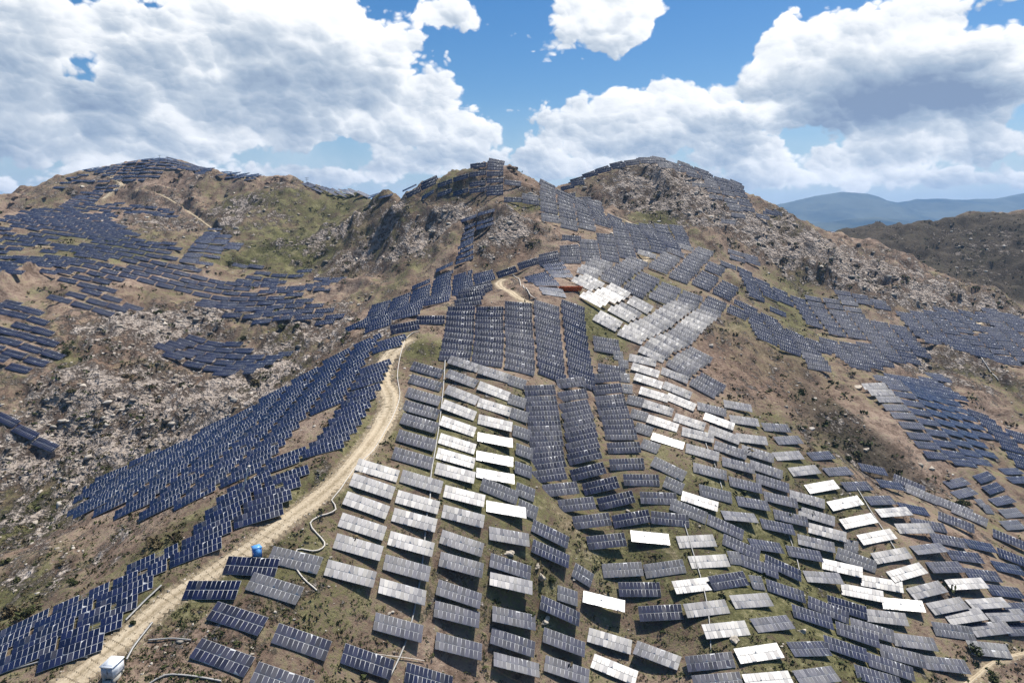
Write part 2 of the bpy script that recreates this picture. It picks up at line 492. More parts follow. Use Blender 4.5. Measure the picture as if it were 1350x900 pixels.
def field_mask(x, y, z):
    zz = z - CAM_Z
    dd = np.maximum(y * CP - zz * SP, 1.0)
    px = 675 + 900 * x / dd
    py = 450 - 900 * (y * SP + zz * CP) / dd
    ix = np.clip(((px + 60) / 3).astype(int), 0, MX.shape[1] - 1)
    iy = np.clip(((py - 190) / 3).astype(int), 0, MX.shape[0] - 1)
    ok = (px > -60) & (px < 1410) & (py > 190) & (py < 938) & (np.hypot(x, y) < 900)
    return np.where(ok, FM[iy, ix], 0)


# ------------------------------------------------------------------ land cover and a painted cloud shade (each patch is where it lies on the ground)
ROCK = [(250, 560, 110, 50, .55), (330, 500, 110, 50, .6), (180, 440, 90, 40, .6), (60, 600, 60, 30, .5), (100, 520, 80, 40, .5), (230, 420, 90, 30, .6), (430, 430, 50, 25, .4), (320, 420, 60, 20, .5),
        (680, 300, 40, 22, .95), (650, 320, 30, 18, .7), (490, 325, 40, 20, .7), (560, 320, 40, 16, .7), (540, 340, 40, 16, .5), (200, 295, 50, 20, .7), (290, 300, 40, 20, .5), (250, 245, 40, 16, .4), (370, 240, 30, 14, .5), (420, 310, 40, 20, .4),
        (860, 240, 70, 40, .45), (900, 270, 60, 40, .6), (1000, 310, 60, 30, .55), (1080, 350, 80, 30, .7), (1180, 375, 100, 30, .75), (1280, 395, 80, 20, .5), (820, 235, 50, 25, .4), (1300, 330, 60, 40, .55), (1220, 300, 60, 20, .2),
        (1180, 480, 60, 20, .4), (1230, 470, 50, 20, .5), (1090, 560, 50, 40, .35), (1150, 610, 40, 25, .4), (980, 460, 40, 40, .35), (1300, 500, 50, 25, .3), (840, 390, 20, 16, .4),
        (60, 760, 90, 40, .35), (30, 700, 60, 30, .35), (330, 840, 60, 30, .3), (720, 740, 20, 20, .4), (240, 850, 40, 25, .4), (310, 268, 40, 14, .45), (335, 295, 40, 16, .5), (445, 300, 40, 20, .3), (400, 282, 30, 14, .3), (480, 345, 60, 20, .4), (575, 285, 60, 20, .25), (600, 300, 30, 20, .3), (150, 235, 40, 10, .4), (70, 245, 50, 14, .45), (720, 262, 20, 10, .4), (870, 330, 60, 16, .3), (30, 240, 40, 12, .45), (470, 290, 40, 20, .35)]
GREEN = [(400, 310, 60, 30, .5), (340, 270, 60, 20, .45), (440, 320, 50, 30, .5), (370, 340, 50, 10, .7), (60, 670, 60, 25, .8), (90, 480, 20, 20, .5), (340, 500, 20, 20, .6), (380, 450, 25, 20, .5), (20, 780, 40, 30, .5),
         (960, 420, 60, 20, .4), (1040, 400, 30, 60, .5), (790, 430, 30, 40, .6), (560, 460, 40, 15, .6), (640, 460, 20, 8, .7), (630, 600, 120, 80, .45), (600, 750, 140, 80, .35), (1000, 750, 250, 120, .55), (1100, 650, 60, 30, .5), (860, 290, 20, 40, .5),
         (250, 780, 200, 30, .5), (420, 640, 60, 40, .5), (1000, 560, 40, 40, .4), (520, 310, 30, 20, .35), (460, 265, 60, 12, .6), (100, 320, 120, 25, .5), (700, 265, 30, 8, .5), (260, 690, 60, 25, .4)]
BROWN = [(660, 335, 50, 14, .9), (990, 480, 60, 60, .7), (1050, 500, 40, 30, .4), (60, 640, 70, 14, .6), (230, 460, 60, 20, .4), (500, 280, 60, 15, .5), (850, 240, 60, 30, .5), (1010, 320, 40, 25, .6), (1150, 400, 100, 15, .5),
         (130, 480, 40, 30, .5), (300, 560, 60, 12, .5), (430, 470, 40, 20, .4), (700, 240, 40, 12, .6), (1290, 440, 40, 15, .3), (340, 860, 100, 40, .4), (740, 690, 30, 60, .4), (880, 740, 60, 30, .3)]
DARK = [(1250, 320, 130, 60, .95), (1130, 305, 70, 20, .9), (1340, 360, 60, 50, .9), (1100, 560, 60, 50, .6), (1180, 620, 60, 30, .6), (1060, 490, 40, 40, .5), (880, 250, 20, 40, .6), (930, 300, 50, 30, .4), (560, 310, 40, 25, .4), (860, 560, 40, 60, .2), (60, 800, 60, 30, .5), (230, 250, 60, 12, .3)]  # dark scrub; the patches on the right back hill paint a cloud's shade


def patch_points(lst):
    out = []
    for (px, py, rx, ry, w) in lst:
        h = hit_s(px, py)
        if h is None:
            continue
        hx = hit_s(px + rx, py) or hit_s(px - rx, py)
        hy = hit_s(px, py + ry) or hit_s(px, py - ry)
        ax = min(max((hx - h).length if hx else 20, 5), 120)
        ay = min(max((hy - h).length if hy else 30, 5), 160)
        out.append((h.x, h.y, ax, ay, w))
    return out


COVER = [patch_points(l) for l in (ROCK, GREEN, BROWN, DARK)]


def cover(k, x, y):
    t = np.zeros_like(x)
    for (cx, cy, ax, ay, w) in COVER[k]:
        # patch axes: across and along the line of sight
        rn = math.hypot(cx, cy)
        ux, uy = cx / rn, cy / rn
        dx, dy = x - cx, y - cy
        a = dx * uy - dy * ux
        b = dx * ux + dy * uy
        t = t + w * np.exp(-(a / ax) ** 2 - (b / ay) ** 2)
    return t


# ------------------------------------------------------------------ dirt tracks: photo polylines, width in metres
TRACKS = [
    ("main", 5.6, [(60, 930), (100, 893), (160, 845), (215, 797), (262, 765), (330, 722), (385, 680), (420, 655), (450, 628), (478, 597), (495, 575), (508, 553), (515, 535), (513, 518), (504, 500), (506, 482), (518, 464), (536, 447)],
     "long pale dirt track climbing the spur beside the dark panels"),
    ("bend", 3.4, [(699, 400), (680, 390), (662, 380), (657, 374), (664, 368)], "short pale dirt track bending round the grassy knoll"),
    ("leftpeak", 3.6, [(136, 262), (150, 250), (160, 243), (150, 236), (143, 231), (136, 226)], "ochre dirt track winding up the far left hilltop"),
    ("leftlow", 4.0, [(0, 322), (30, 324), (66, 325)], "reddish earth bench on the far left slope"),
    ("saddle", 4.0, [(840, 300), (828, 292), (812, 285), (790, 277), (765, 262)], "pale dirt track crossing the far saddle below the right peak"),
    ("crest", 3.2, [(846, 352), (850, 344), (856, 338), (850, 334)], "short dirt track between panels on the right crest"),
    ("east", 4.0, [(1282, 438), (1288, 428), (1298, 420), (1320, 417)], "pale dirt track looping among panels on the far right slope"),
    ("south", 1.2, [(1270, 905), (1290, 888), (1315, 870), (1360, 858)], "narrow pale footpath at the lower right corner of the slope"),
    ("midhill", 1.5, [(180, 251), (200, 253), (222, 262), (250, 280), (278, 300), (300, 316)], "faint pale track running down the rocky left hill"),
]
TRK = []
for (nm, w, line, lab) in TRACKS:
    pl = [hit_s(*p) for p in line]
    pl = [np.array((p.x, p.y)) for p in pl if p is not None]
    if len(pl) < 2:
        continue
    # Catmull-Rom resample
    pl = [2 * pl[0] - pl[1]] + pl + [2 * pl[-1] - pl[-2]]
    out = []
    for i in range(1, len(pl) - 2):
        p0, p1, p2, p3 = pl[i - 1:i + 3]
        n = max(2, int(np.linalg.norm(p2 - p1) / 1.2))
        for k in range(n):
            t = k / n
            out.append(.5 * (2 * p1 + (p2 - p0) * t + (2 * p0 - 5 * p1 + 4 * p2 - p3) * t * t + (3 * p1 - p0 - 3 * p2 + p3) * t ** 3))
    out.append(pl[-2])
    out = np.array(out)
    zc = zsm(out[:, 0], out[:, 1])
    for _ in range(6):
        zc[1:-1] = (zc[:-2] + 2 * zc[1:-1] + zc[2:]) / 4
    TRK.append((nm, w, out, zc, lab))


def track_blend(x, y, z):
    """level the ground across each track; also returns how near the track is (0..1)"""
    near = np.zeros_like(z)
    for (nm, w, pl, zc, lab) in TRK:
        x0, x1 = pl[:, 0].min() - 9, pl[:, 0].max() + 9
        y0, y1 = pl[:, 1].min() - 9, pl[:, 1].max() + 9
        m = np.where((x > x0) & (x < x1) & (y > y0) & (y < y1))[0]
        for i in range(0, len(m), 20000):
            q = m[i:i + 20000]
            d2 = (x[q][:, None] - pl[None, :, 0]) ** 2 + (y[q][:, None] - pl[None, :, 1]) ** 2
            k = d2.argmin(1)
            d = np.sqrt(d2[np.arange(len(q)), k])
            t = np.clip((w * .5 + 3.0 - d) / 2.5, 0, 1)
            t = t * t * (3 - 2 * t)
            z[q] = z[q] * (1 - t) + zc[k] * t
            near[q] = np.maximum(near[q], np.clip((w * .5 + 2.0 - d) / 2.0, 0, 1))
    return z, near


# ------------------------------------------------------------------ ground sheet
GX, GY = 1000, 860
ga = np.linspace(-R(58), R(58), GX)
gr = np.concatenate([np.geomspace(28, 70, 60)[:-1], np.geomspace(70, 980, 700), np.geomspace(980, 11500, GY - 758)[1:]])
GY = len(gr)
GA, GR = np.meshgrid(ga, gr)
gx, gy = (GR * np.sin(GA)).ravel(), (GR * np.cos(GA)).ravel()
gz = zsm(gx, gy)
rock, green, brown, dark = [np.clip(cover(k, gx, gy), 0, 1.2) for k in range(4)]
hills = np.clip((np.hypot(gx, gy) - 240) / 200, 0, 1)
fade = 1 - np.clip((GR.ravel() - 900) / 500, 0, 1)
wx = gx + 18 * (fbm(gx / 40, gy / 40, 91, 3) - .5)
wy = gy + 18 * (fbm(gx / 40, gy / 40, 57, 3) - .5)
valley = np.exp(-((gx + 105) / 75) ** 2 - ((gy - 250) / 90) ** 2)
fmask = field_mask(gx, gy, gz)
calm = 1 - .78 * fmask
gully = fbm(wx / 78, wy / 78, 5, 5, .52, True) - .62
gully2 = fbm(wx / 30, wy / 30, 15, 4, .55, True) - .62
bumps = fbm(gx / 14, gy / 14, 21, 4, .5) - .5
crags = fbm(wx / 9, wy / 9, 33, 4, .6, True) - .6
rk = np.clip(rock, 0, 1)
gz = gz + fade * calm * (gully * (1.0 + 25 * hills * (1 - .3 * green) + 9 * valley) + gully2 * (.5 + 9 * hills + 7.5 * valley + 2.0 * rk)
                         + bumps * (.8 + 1.2 * rk + 1.6 * hills) + crags * (5.0 * np.clip(rk - .08, 0, 1) + 1.3 * hills))
SKYLINE = [(-60, 262), (0, 256), (35, 246), (60, 238), (100, 226), (140, 219), (180, 212), (210, 209), (245, 213), (290, 227), (330, 234), (352, 231), (372, 229), (395, 238), (430, 250), (455, 255), (520, 255), (545, 250), (562, 241), (590, 227), (612, 223), (625, 218),
           (650, 214), (674, 218), (692, 232), (715, 244), (735, 245), (752, 244), (780, 231), (800, 222), (825, 215), (850, 211), (880, 212), (920, 226), (960, 241), (1000, 260), (1030, 274), (1060, 290)]


def fit_skyline(z):
    """raise or lower each crest a little so that the hills stand as high as they do in the photo"""
    z = z.reshape(GY, GX).copy()
    sx = np.array([math.atan2(pix_dir(px, py).x, pix_dir(px, py).y) for px, py in SKYLINE])
    se = np.array([pix_dir(px, py).z / math.hypot(pix_dir(px, py).x, pix_dir(px, py).y) for px, py in SKYLINE])
    for it in range(3):
        el = np.where((gr[:, None] > 300) & (gr[:, None] < 950), (z - CAM_Z) / gr[:, None], -9)
        k = el.argmax(0)
        rmx = gr[k]
        tgt = np.interp(ga, sx, se)
        dz = (tgt - el.max(0)) * rmx
        wgt = np.clip((ga - sx[0]) / .02, 0, 1) * np.clip((sx[-1] - ga) / .03 + .3, 0, 1)
        dz = np.clip(dz, -18, 18) * wgt
        ker = np.exp(-np.linspace(-2, 2, 51) ** 2)
        ker /= ker.sum()
        dz = np.convolve(np.pad(dz, 25, mode='edge'), ker, 'valid')
        rs = np.convolve(np.pad(rmx, 25, mode='edge'), ker, 'valid')
        z = z + dz[None] * np.exp(-((gr[:, None] - rs[None]) / 75.0) ** 2)
    return z.ravel()


gz = fit_skyline(gz)
gz, near_trk = track_blend(gx, gy, gz)
ground_me = mesh_np("ground", np.stack([gx, gy, gz], -1), grid_faces(GX, GY))
ground_me.polygons.foreach_set('use_smooth', np.ones(len(ground_me.polygons), dtype=bool))
at = ground_me.color_attributes.new("cover", 'FLOAT_COLOR', 'POINT')
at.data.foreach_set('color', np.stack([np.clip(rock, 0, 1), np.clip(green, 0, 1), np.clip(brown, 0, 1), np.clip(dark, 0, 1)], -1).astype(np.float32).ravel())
at2 = ground_me.attributes.new("trk", 'FLOAT', 'POINT')
at2.data.foreach_set('value', near_trk.astype(np.float32))
ground = bpy.data.objects.new("ground", ground_me)
col.objects.link(ground)
ground['kind'] = 'structure'
ground['label'] = 'rocky brown and olive hillside ground under the panels'


def mat(name):
    m = bpy.data.materials.new(name)
    m.use_nodes = True
    t = NT(m.node_tree)
    b = m.node_tree.nodes['Principled BSDF']
    return m, t, b


gm, T, B = mat("ground")
pos = T.new('ShaderNodeNewGeometry').outputs['Position']
ca = T.new('ShaderNodeVertexColor', layer_name="cover")
sepc = T.new('ShaderNodeSeparateColor')
T.put(sepc.inputs[0], ca.outputs['Color'])
cR, cG, cB, cD = sepc.outputs[0], sepc.outputs[1], sepc.outputs[2], ca.outputs['Alpha']
trk = T.new('ShaderNodeAttribute', attribute_name="trk").outputs['Fac']
mp = T.new('ShaderNodeMapping')
T.put(mp.inputs[0], pos)
mp.inputs['Rotation'].default_value = (0, 0, R(35))
mp.inputs['Scale'].default_value = (1.0, .45, 1.2)
strat = mp.outputs[0]
n_big = T.noise(pos, .022, 5, .6)
n_mid = T.noise(pos, .14, 5, .6)
n_fin = T.noise(pos, .8, 8, .72)
n_str = T.noise(strat, .22, 6, .68)
vr = T.voronoi(strat, .33, 'F1', 3, .6)
crack = T.voronoi(strat, .42, 'DISTANCE_TO_EDGE', 0)
soil = T.ramp(T.math('ADD', T.math('MULTIPLY', n_mid, .5), T.math('MULTIPLY', n_fin, .5)),
              [(.32, (0.053, 0.037, 0.028)), (.45, (0.152, 0.107, 0.079)), (.55, (0.304, 0.224, 0.172)), (.70, (0.568, 0.462, 0.376))])
red = T.ramp(n_fin, [(.3, (0.059, 0.038, 0.029)), (.5, (0.158, 0.108, 0.079)), (.7, (0.330, 0.244, 0.185))])
grass = T.ramp(T.math('ADD', T.math('MULTIPLY', n_mid, .4), T.math('MULTIPLY', n_fin, .6)),
               [(.32, (0.017, 0.021, 0.008)), (.43, (0.055, 0.058, 0.022)), (.55, (0.139, 0.129, 0.061)), (.70, (0.343, 0.297, 0.185))])
rockc = T.ramp(T.math('ADD', T.math('MULTIPLY', n_str, .5), T.math('MULTIPLY', n_fin, .5)),
               [(.3, (.080, .062, .050)), (.43, (.205, .168, .142)), (.55, (.355, .305, .262)), (.72, (.56, .505, .45))])
# scrub/grass patches
gmask = T.math('ADD', T.math('MULTIPLY', cG, .52), T.math('SUBTRACT', T.math('MULTIPLY', T.math('ADD', n_big, n_mid), .9), .70))
gmask = T.mapr(T.math('ADD', gmask, T.math('MULTIPLY', T.math('SUBTRACT', n_fin, .5), 1.3)), .16, .48)
bmask = T.mapr(T.math('ADD', cB, T.math('MULTIPLY', T.math('SUBTRACT', n_mid, .5), 1.2)), .25, .6)
c1 = T.mix(bmask, soil, red)
c2 = T.mix(T.math('MULTIPLY', gmask, T.math('SUBTRACT', 1.0, T.math('MULTIPLY', bmask, .6))), c1, grass)
n_rk = T.noise(strat, .075, 4, .6)
rsum = T.math('ADD', T.math('ADD', T.math('MULTIPLY', n_str, .42), T.math('MULTIPLY', n_fin, .28)), T.math('MULTIPLY', n_rk, .30))
rin = T.math('ADD', T.math('MULTIPLY_ADD', cR, .43, .085), T.math('MULTIPLY', T.math('SUBTRACT', rsum, .5), 3.0))
rmask = T.mapr(rin, .26, .48)
c3 = T.mix(rmask, c2, rockc)
# dark low shrubs, thicker where the dark patches paint cloud shade
sh = T.voronoi(pos, .30, 'F1', 2, .6)
shm = T.math('SUBTRACT', T.math('ADD', T.math('MULTIPLY', n_mid, .8), T.math('MULTIPLY', cD, .30)), sh.outputs['Distance'])
shm = T.mapr(shm, .12, .24)
shrubc = T.ramp(n_fin, [(.35, (.012, .014, .006)), (.65, (.045, .047, .020))])
c4 = T.mix(T.math('MULTIPLY', shm, T.math('SUBTRACT', 1.0, trk)), c3, shrubc)
heath_shade = T.ramp(n_fin, [(.3, (.018, .016, .011)), (.6, (.055, .047, .034)), (.8, (.11, .095, .07))])  # dark scrub tone, also the painted cloud shade on the right back hill
c4 = T.mix(T.math('MULTIPLY', T.mapr(cD, .35, .95), T.math('SUBTRACT', .9, T.math('MULTIPLY', rmask, .55))), c4, heath_shade)
verge = T.ramp(n_fin, [(.35, (.17, .13, .085)), (.6, (.33, .27, .185))])
c5 = T.mix(T.math('MULTIPLY', T.mapr(T.math('ADD', trk, T.math('MULTIPLY', T.math('SUBTRACT', n_fin, .5), 1.2)), .35, .75), .85), c4, verge)
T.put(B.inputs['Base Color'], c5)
B.inputs['Roughness'].default_value = .95
B.inputs['Specular IOR Level'].default_value = .1
hgt = T.math('ADD', T.math('MULTIPLY', n_fin, .45), T.math('MULTIPLY', rmask, T.math('ADD', T.math('MULTIPLY', vr.outputs['Distance'], 1.1), T.math('MULTIPLY', T.math('MINIMUM', crack.outputs['Distance'], .25), 2.0))))
hgt = T.math('ADD', hgt, T.math('MULTIPLY', shm, .8))
bp = T.new('ShaderNodeBump')
bp.inputs['Strength'].default_value = 1.0
bp.inputs['Distance'].default_value = 1.5
T.put(bp.inputs['Height'], hgt)
T.put(B.inputs['Normal'], bp.outputs[0])
ground_me.materials.append(gm)

bvh = BVHTree.FromObject(ground, bpy.context.evaluated_depsgraph_get())


def hit(px, py):
    return bvh.ray_cast(ORIG, pix_dir(px, py).normalized())[0]


def gz_at(x, y):
    h = bvh.ray_cast(Vector((x, y, 500)), Vector((0, 0, -1)))[0]
    return h.z if h else FLAT


def gnormal(x, y, e=4.0):
    xs = np.array([x - e, x + e, x, x])
    ys = np.array([y, y, y - e, y + e])
    z = zsm(xs, ys)
    return Vector((-(z[1] - z[0]) / (2 * e), -(z[3] - z[2]) / (2 * e), 1)).normalized()


#@@TRACKS
tm, T, B = mat("track_dust")
pos = T.new('ShaderNodeNewGeometry').outputs['Position']
uvn = T.new('ShaderNodeAttribute', attribute_name="across").outputs['Fac']
nf = T.noise(pos, 1.6, 6, .65)
nb = T.noise(pos, .18, 4, .6)
tc = T.ramp(T.math('ADD', T.math('MULTIPLY', nf, .6), T.math('MULTIPLY', nb, .4)), [(.32, (.24, .185, .12)), (.5, (.40, .325, .225)), (.68, (.52, .44, .32))])
# compacted wheel ruts and a rougher crown
rut = T.math('ABSOLUTE', T.math('SUBTRACT', T.math('ABSOLUTE', uvn), .48))
rutm = T.math('SUBTRACT', 1.0, T.mapr(rut, .05, .24))
tc = T.mix(T.math('MULTIPLY', rutm, .5), tc, (.50, .42, .30, 1))
crown = T.math('SUBTRACT', 1.0, T.mapr(T.math('ADD', T.math('ABSOLUTE', uvn), T.math('MULTIPLY', T.math('SUBTRACT', nf, .5), .5)), .02, .22))
tc = T.mix(T.math('MULTIPLY', crown, .45), tc, (.19, .15, .085, 1))
T.put(B.inputs['Base Color'], tc)
B.inputs['Roughness'].default_value = .95
B.inputs['Specular IOR Level'].default_value = .1
bp = T.new('ShaderNodeBump')
bp.inputs['Strength'].default_value = .6
bp.inputs['Distance'].default_value = .25
T.put(bp.inputs['Height'], T.math('SUBTRACT', nf, T.math('MULTIPLY', rutm, .5)))
T.put(B.inputs['Normal'], bp.outputs[0])
for (nm, w, pl, zc, lab) in TRK:
    tan = np.gradient(pl, axis=0)
    tan /= np.linalg.norm(tan, axis=1)[:, None] + 1e-9
    nrm = np.stack([-tan[:, 1], tan[:, 0]], 1)
    n = len(pl)
    us = np.linspace(-1, 1, 9)
    edgeL = 1 + .28 * (fbm(np.arange(n) / 4.0, np.zeros(n) + 3.3, 7, 3) - .5) * 2
    edgeR = 1 + .28 * (fbm(np.arange(n) / 4.0, np.zeros(n) + 8.3, 8, 3) - .5) * 2
    verts, acr = [], []
    for i in range(n):
        for u in us:
            k = edgeL[i] if u < 0 else edgeR[i]
            q = pl[i] + nrm[i] * u * w * .5 * k
            z = gz_at(q[0], q[1]) + (.10 if abs(u) < .99 else -.12)
            verts.append((q[0], q[1], z))
            acr.append(u)
    me = mesh_np("dirt_track", np.array(verts), grid_faces(9, n))
    me.polygons.foreach_set('use_smooth', np.ones(len(me.polygons), dtype=bool))
    a = me.attributes.new("across", 'FLOAT', 'POINT')
    a.data.foreach_set('value', np.array(acr, dtype=np.float32))
    me.materials.append(tm)
    o = bpy.data.objects.new("dirt_track", me)
    col.objects.link(o)
    o['kind'] = 'structure'
    o['label'] = lab

#@@MOUNTAINS
mm, T, B = mat("far_mountain")
pos = T.new('ShaderNodeNewGeometry').outputs['Position']
nn = T.noise(pos, .0016, 6, .6)
T.put(B.inputs['Base Color'], T.ramp(nn, [(.4, (.020, .042, .060)), (.6, (.085, .105, .10))]))
B.inputs['Roughness'].default_value = 1
B.inputs['Specular IOR Level'].default_value = 0


def mountain_range(pts_px, dist, depth, label, seed):
    xs = np.array([P(px, py, dist)[0] for px, py in pts_px])
    zs = np.array([P(px, py, dist)[2] for px, py in pts_px])
    n, m = 220, 40
    X = np.linspace(xs.min(), xs.max(), n)
    crest = np.interp(X, xs, zs)
    v = np.linspace(-1, 1, m)
    XX, VV = np.meshgrid(X, v)
    YY = dist * CP + VV * depth
    prof = np.maximum(0, 1 - np.abs(VV)) ** 1.1
    base = FLAT - 40
    rid = fbm(XX / 520, YY / 520, seed, 5, .5, True)
    ZZ = base + (np.broadcast_to(crest, XX.shape) - base) * prof * (1 + (rid - .62) * .55 * (1 - prof ** 4)) + (fbm(XX / 150, YY / 150, seed + 3, 4) - .5) * 24 * prof
    me = mesh_np("mountains", np.stack([XX, YY, ZZ], -1).reshape(-1, 3), grid_faces(n, m))
    me.polygons.foreach_set('use_smooth', np.ones(len(me.polygons), dtype=bool))
    me.materials.append(mm)
    o = bpy.data.objects.new("mountains", me)
    col.objects.link(o)
    o['kind'] = 'structure'
    o['label'] = label


mountain_range([(860, 300), (960, 285), (1020, 268), (1045, 262), (1062, 258), (1080, 256), (1100, 254), (1125, 256), (1145, 263), (1165, 267), (1190, 263), (1215, 262), (1250, 264), (1290, 262), (1320, 256), (1350, 250), (1400, 244), (1480, 252), (1600, 270)], 9000, 2000, 'blue hazy mountain range on the right horizon', 3)
mountain_range([(1020, 300), (1080, 292), (1110, 289), (1140, 286), (1165, 288), (1200, 293), (1250, 298), (1330, 300)], 6200, 1000, 'low blue ridge before the far mountain range', 9)

#@@PANELS
# ------------------------------------------------------------------ solar tables: where they stand
MOD, GAP, ROWW = .895, .03, 1.84          # module width, gap between modules, module height


class Tab:
    __slots__ = ('sh', 'hub', 'c', 'u', 'tilt', 'n', 'look', 'chain', 'k', 'area', 'px', 'py', 'd', 'hole', 'lat')


TABS = []
HASH = {}


def clash(c, u, half):
    ix, iy = int(c.x // 12), int(c.y // 12)
    for a in (-1, 0, 1):
        for b in (-1, 0, 1):
            for t in HASH.get((ix + a, iy + b), ()):
                d = Vector((c.x - t.c.x, c.y - t.c.y))
                ux = Vector((t.u.x, t.u.y)).normalized()
                al = abs(d.dot(ux))
                ac = abs(d.x * -ux.y + d.y * ux.x)
                if al < (half + t.n * .4625) * .86 and ac < 2.55:
                    return True
    return False


def put(c, u, tilt, n, look, chain, force=False, hole=0):
    if u.x < 0:
        u = -u
    if not force and clash(c, u, n * .4625):
        return None
    t = Tab()
    t.c, t.u, t.tilt, t.n, t.look, t.chain, t.hole, t.lat, t.sh = c, u, tilt, n, look, chain, hole, None, 'auto'
    gn = gnormal(c.x, c.y)
    zz = (Vector((0, 0, 1)) - u * u.z).normalized()
    yy = zz.cross(u)
    vv = yy * math.cos(tilt) + zz * math.sin(tilt)
    need = .45
    for a_ in (-1, 0, 1):
        for b_ in (-1, 1):
            q = c + u * (a_ * n * .4625) + vv * (b_ * 1.87)
            need = max(need, (gz_at(q.x, q.y) - q.z + .22) / max(zz.z, .6))
    t.hub = min(need, 2.6)
    t.px, t.py, t.d = project((c.x, c.y, c.z + 1.1))
    TABS.append(t)
    t.k = len(TABS)
    HASH.setdefault((int(c.x // 12), int(c.y // 12)), []).append(t)
    return t


def tilt_of(u, n, T, mixw=.6):
    """tilt about the long axis: a fixed tilt T towards the camera side, eased towards the slope of the ground"""
    m = Vector((0, -math.sin(T), math.cos(T))) * mixw + n * (1 - mixw)
    npn = (m - u * m.dot(u)).normalized()
    zz = (Vector((0, 0, 1)) - u * u.z).normalized()
    yy = zz.cross(u)
    return math.atan2(-npn.dot(yy), npn.dot(zz))      # panel rises towards +yy


SUNV = Vector(sun_dir)


def sheen_tilt(c, u, tau, sheen):
    """tables stand at slightly different tilts; a few of them catch the sun"""
    zz = (Vector((0, 0, 1)) - u * u.z).normalized()
    yy = zz.cross(u)
    H = ((ORIG - c).normalized() + SUNV).normalized()
    ts = math.atan2(-H.dot(yy), H.dot(zz))
    d = tau - ts
    if sheen == 'auto':
        return tau
    if sheen == 'white':
        d = R(random.choice((-1, 1)) * random.uniform(1.5, 4.2))
    elif sheen == 'pale':
        g_ = vnoise(np.array([c.x / 34.0]), np.array([c.y / 34.0]), 7)[0]
        d = R((4.0 + 4.2 * g_ + random.gauss(0, .7))) if random.random() > .03 else R(random.gauss(0, 2.5))
    elif sheen == 'soft':
        g_ = vnoise(np.array([c.x / 40.0]), np.array([c.y / 40.0]), 9)[0]
        d = R((6.8 + 3.6 * g_ + random.gauss(0, .8))) if random.random() > .05 else R(random.gauss(0, 2.5))
    elif sheen == 'mid':
        d = R(random.uniform(9.5, 13))
    elif sheen == 'blue':
        d = max(d, R(random.uniform(13, 15)))
    elif sheen == 'dark':
        d = max(d, R(random.uniform(14, 17)))
    return min(max(ts + d, R(6)), R(58))


SHEEN = ['auto']


def at_pixel(px, py, ang, look='clean', n=11, chain=None, T=27, jt=2.0, mixw=.6, hole=0):
    g = hit(px, py)
    if g is None:
        return None
    ray = pix_dir(px, py).normalized()
    nrm = gnormal(g.x, g.y)
    back = 1.1 * nrm.z / max(.12, -ray.dot(nrm))
    c = g - ray * min(back, 8)
    # long axis : the direction in the ground's tangent plane that runs at ANG in the photo
    r2 = pix_dir(px + 8 * math.cos(R(ang)), py + 8 * math.sin(R(ang)))
    den = r2.dot(nrm)
    q = ORIG + r2 * ((c - ORIG).dot(nrm) / den)
    u = (q - c).normalized()
    uf = Vector((math.cos(R(ang)), -math.sin(R(ang)) * SP, -math.sin(R(ang)) * CP))
    if u.dot(uf) < 0:
        u = -u
    w_ = .4 if SHEEN[0] == 'dark' else .85
    u = (u * w_ + uf * (1 - w_)).normalized()
    c = Vector((c.x, c.y, gz_at(c.x, c.y)))
    sh = SHEEN[0]
    if look == 'white':
        sh, look = 'white', 'clean'
    if look in ('dusty', 'navy', 'broken'):
        sh = 'dark'
    if sh in ('white', 'pale'):
        H = ((ORIG - c).normalized() + SUNV).normalized()
        k = u.dot(H)
        u = (u - H * k * min(1, (.16 if sh == 'white' else .09) / max(abs(k), 1e-4))).normalized()
    t = put(c, u, sheen_tilt(c, u, tilt_of(u, nrm, R(T + random.gauss(0, jt)), mixw), sh), n, look, chain, hole=hole)
    if t:
        t.sh = sh
    return t


def inside(poly, x, y):
    r = False
    j = len(poly) - 1
    for i in range(len(poly)):
        xi, yi = poly[i]
        xj, yj = poly[j]
        if (yi > y) != (yj > y) and x < (xj - xi) * (y - yi) / (yj - yi) + xi:
            r = not r
        j = i
    return r


def z5(l, ang, **k):
    return [(450 + a[0] / 3, 400 + a[1] / 3, a[2] if len(a) > 2 else ang, a[3] if len(a) > 3 else 'clean') for a in l]


def z8(l, ang):
    return [(450 + a[0] / 3, 600 + a[1] / 3, a[2] if len(a) > 2 else ang, a[3] if len(a) > 3 else 'clean') for a in l]


def z9(l, ang):
    return [(900 + a[0] / 3, 600 + a[1] / 3, a[2] if len(a) > 2 else ang, a[3] if len(a) > 3 else 'clean') for a in l]


def z6(l, ang):
    return [(900 + a[0] / 3, 400 + a[1] / 3, a[2] if len(a) > 2 else ang, a[3] if len(a) > 3 else 'clean') for a in l]


CHAINS = {}


def chain(phrase, group, lst, T=27, n=11, jt=2.0, mixw=.6, sheen='pale'):
    """phrase is how the chain is told apart; the tables are listed from the top (or left) end"""
    got = CHAINS.setdefault(phrase, {'group': group, 'tabs': []})['tabs']
    SHEEN[0] = sheen
    for (px, py, ang, look) in lst:
        nn = {'narrow': 6, 'tiny': 4}.get(look, n)
        lk = 'dusty' if look in ('narrow', 'tiny') else look
        t = at_pixel(px, py, ang, lk, nn, phrase, T, jt, mixw)
        if t:
            got.append(t)


GL = 'solar tables on the slope right of the dirt track'
GG = 'dark solar tables in the central gully'
GR_ = 'solar tables on the right slope'
GT = 'dark solar tables left of the dirt track'
GE = 'solar tables beside the dirt track at lower left'

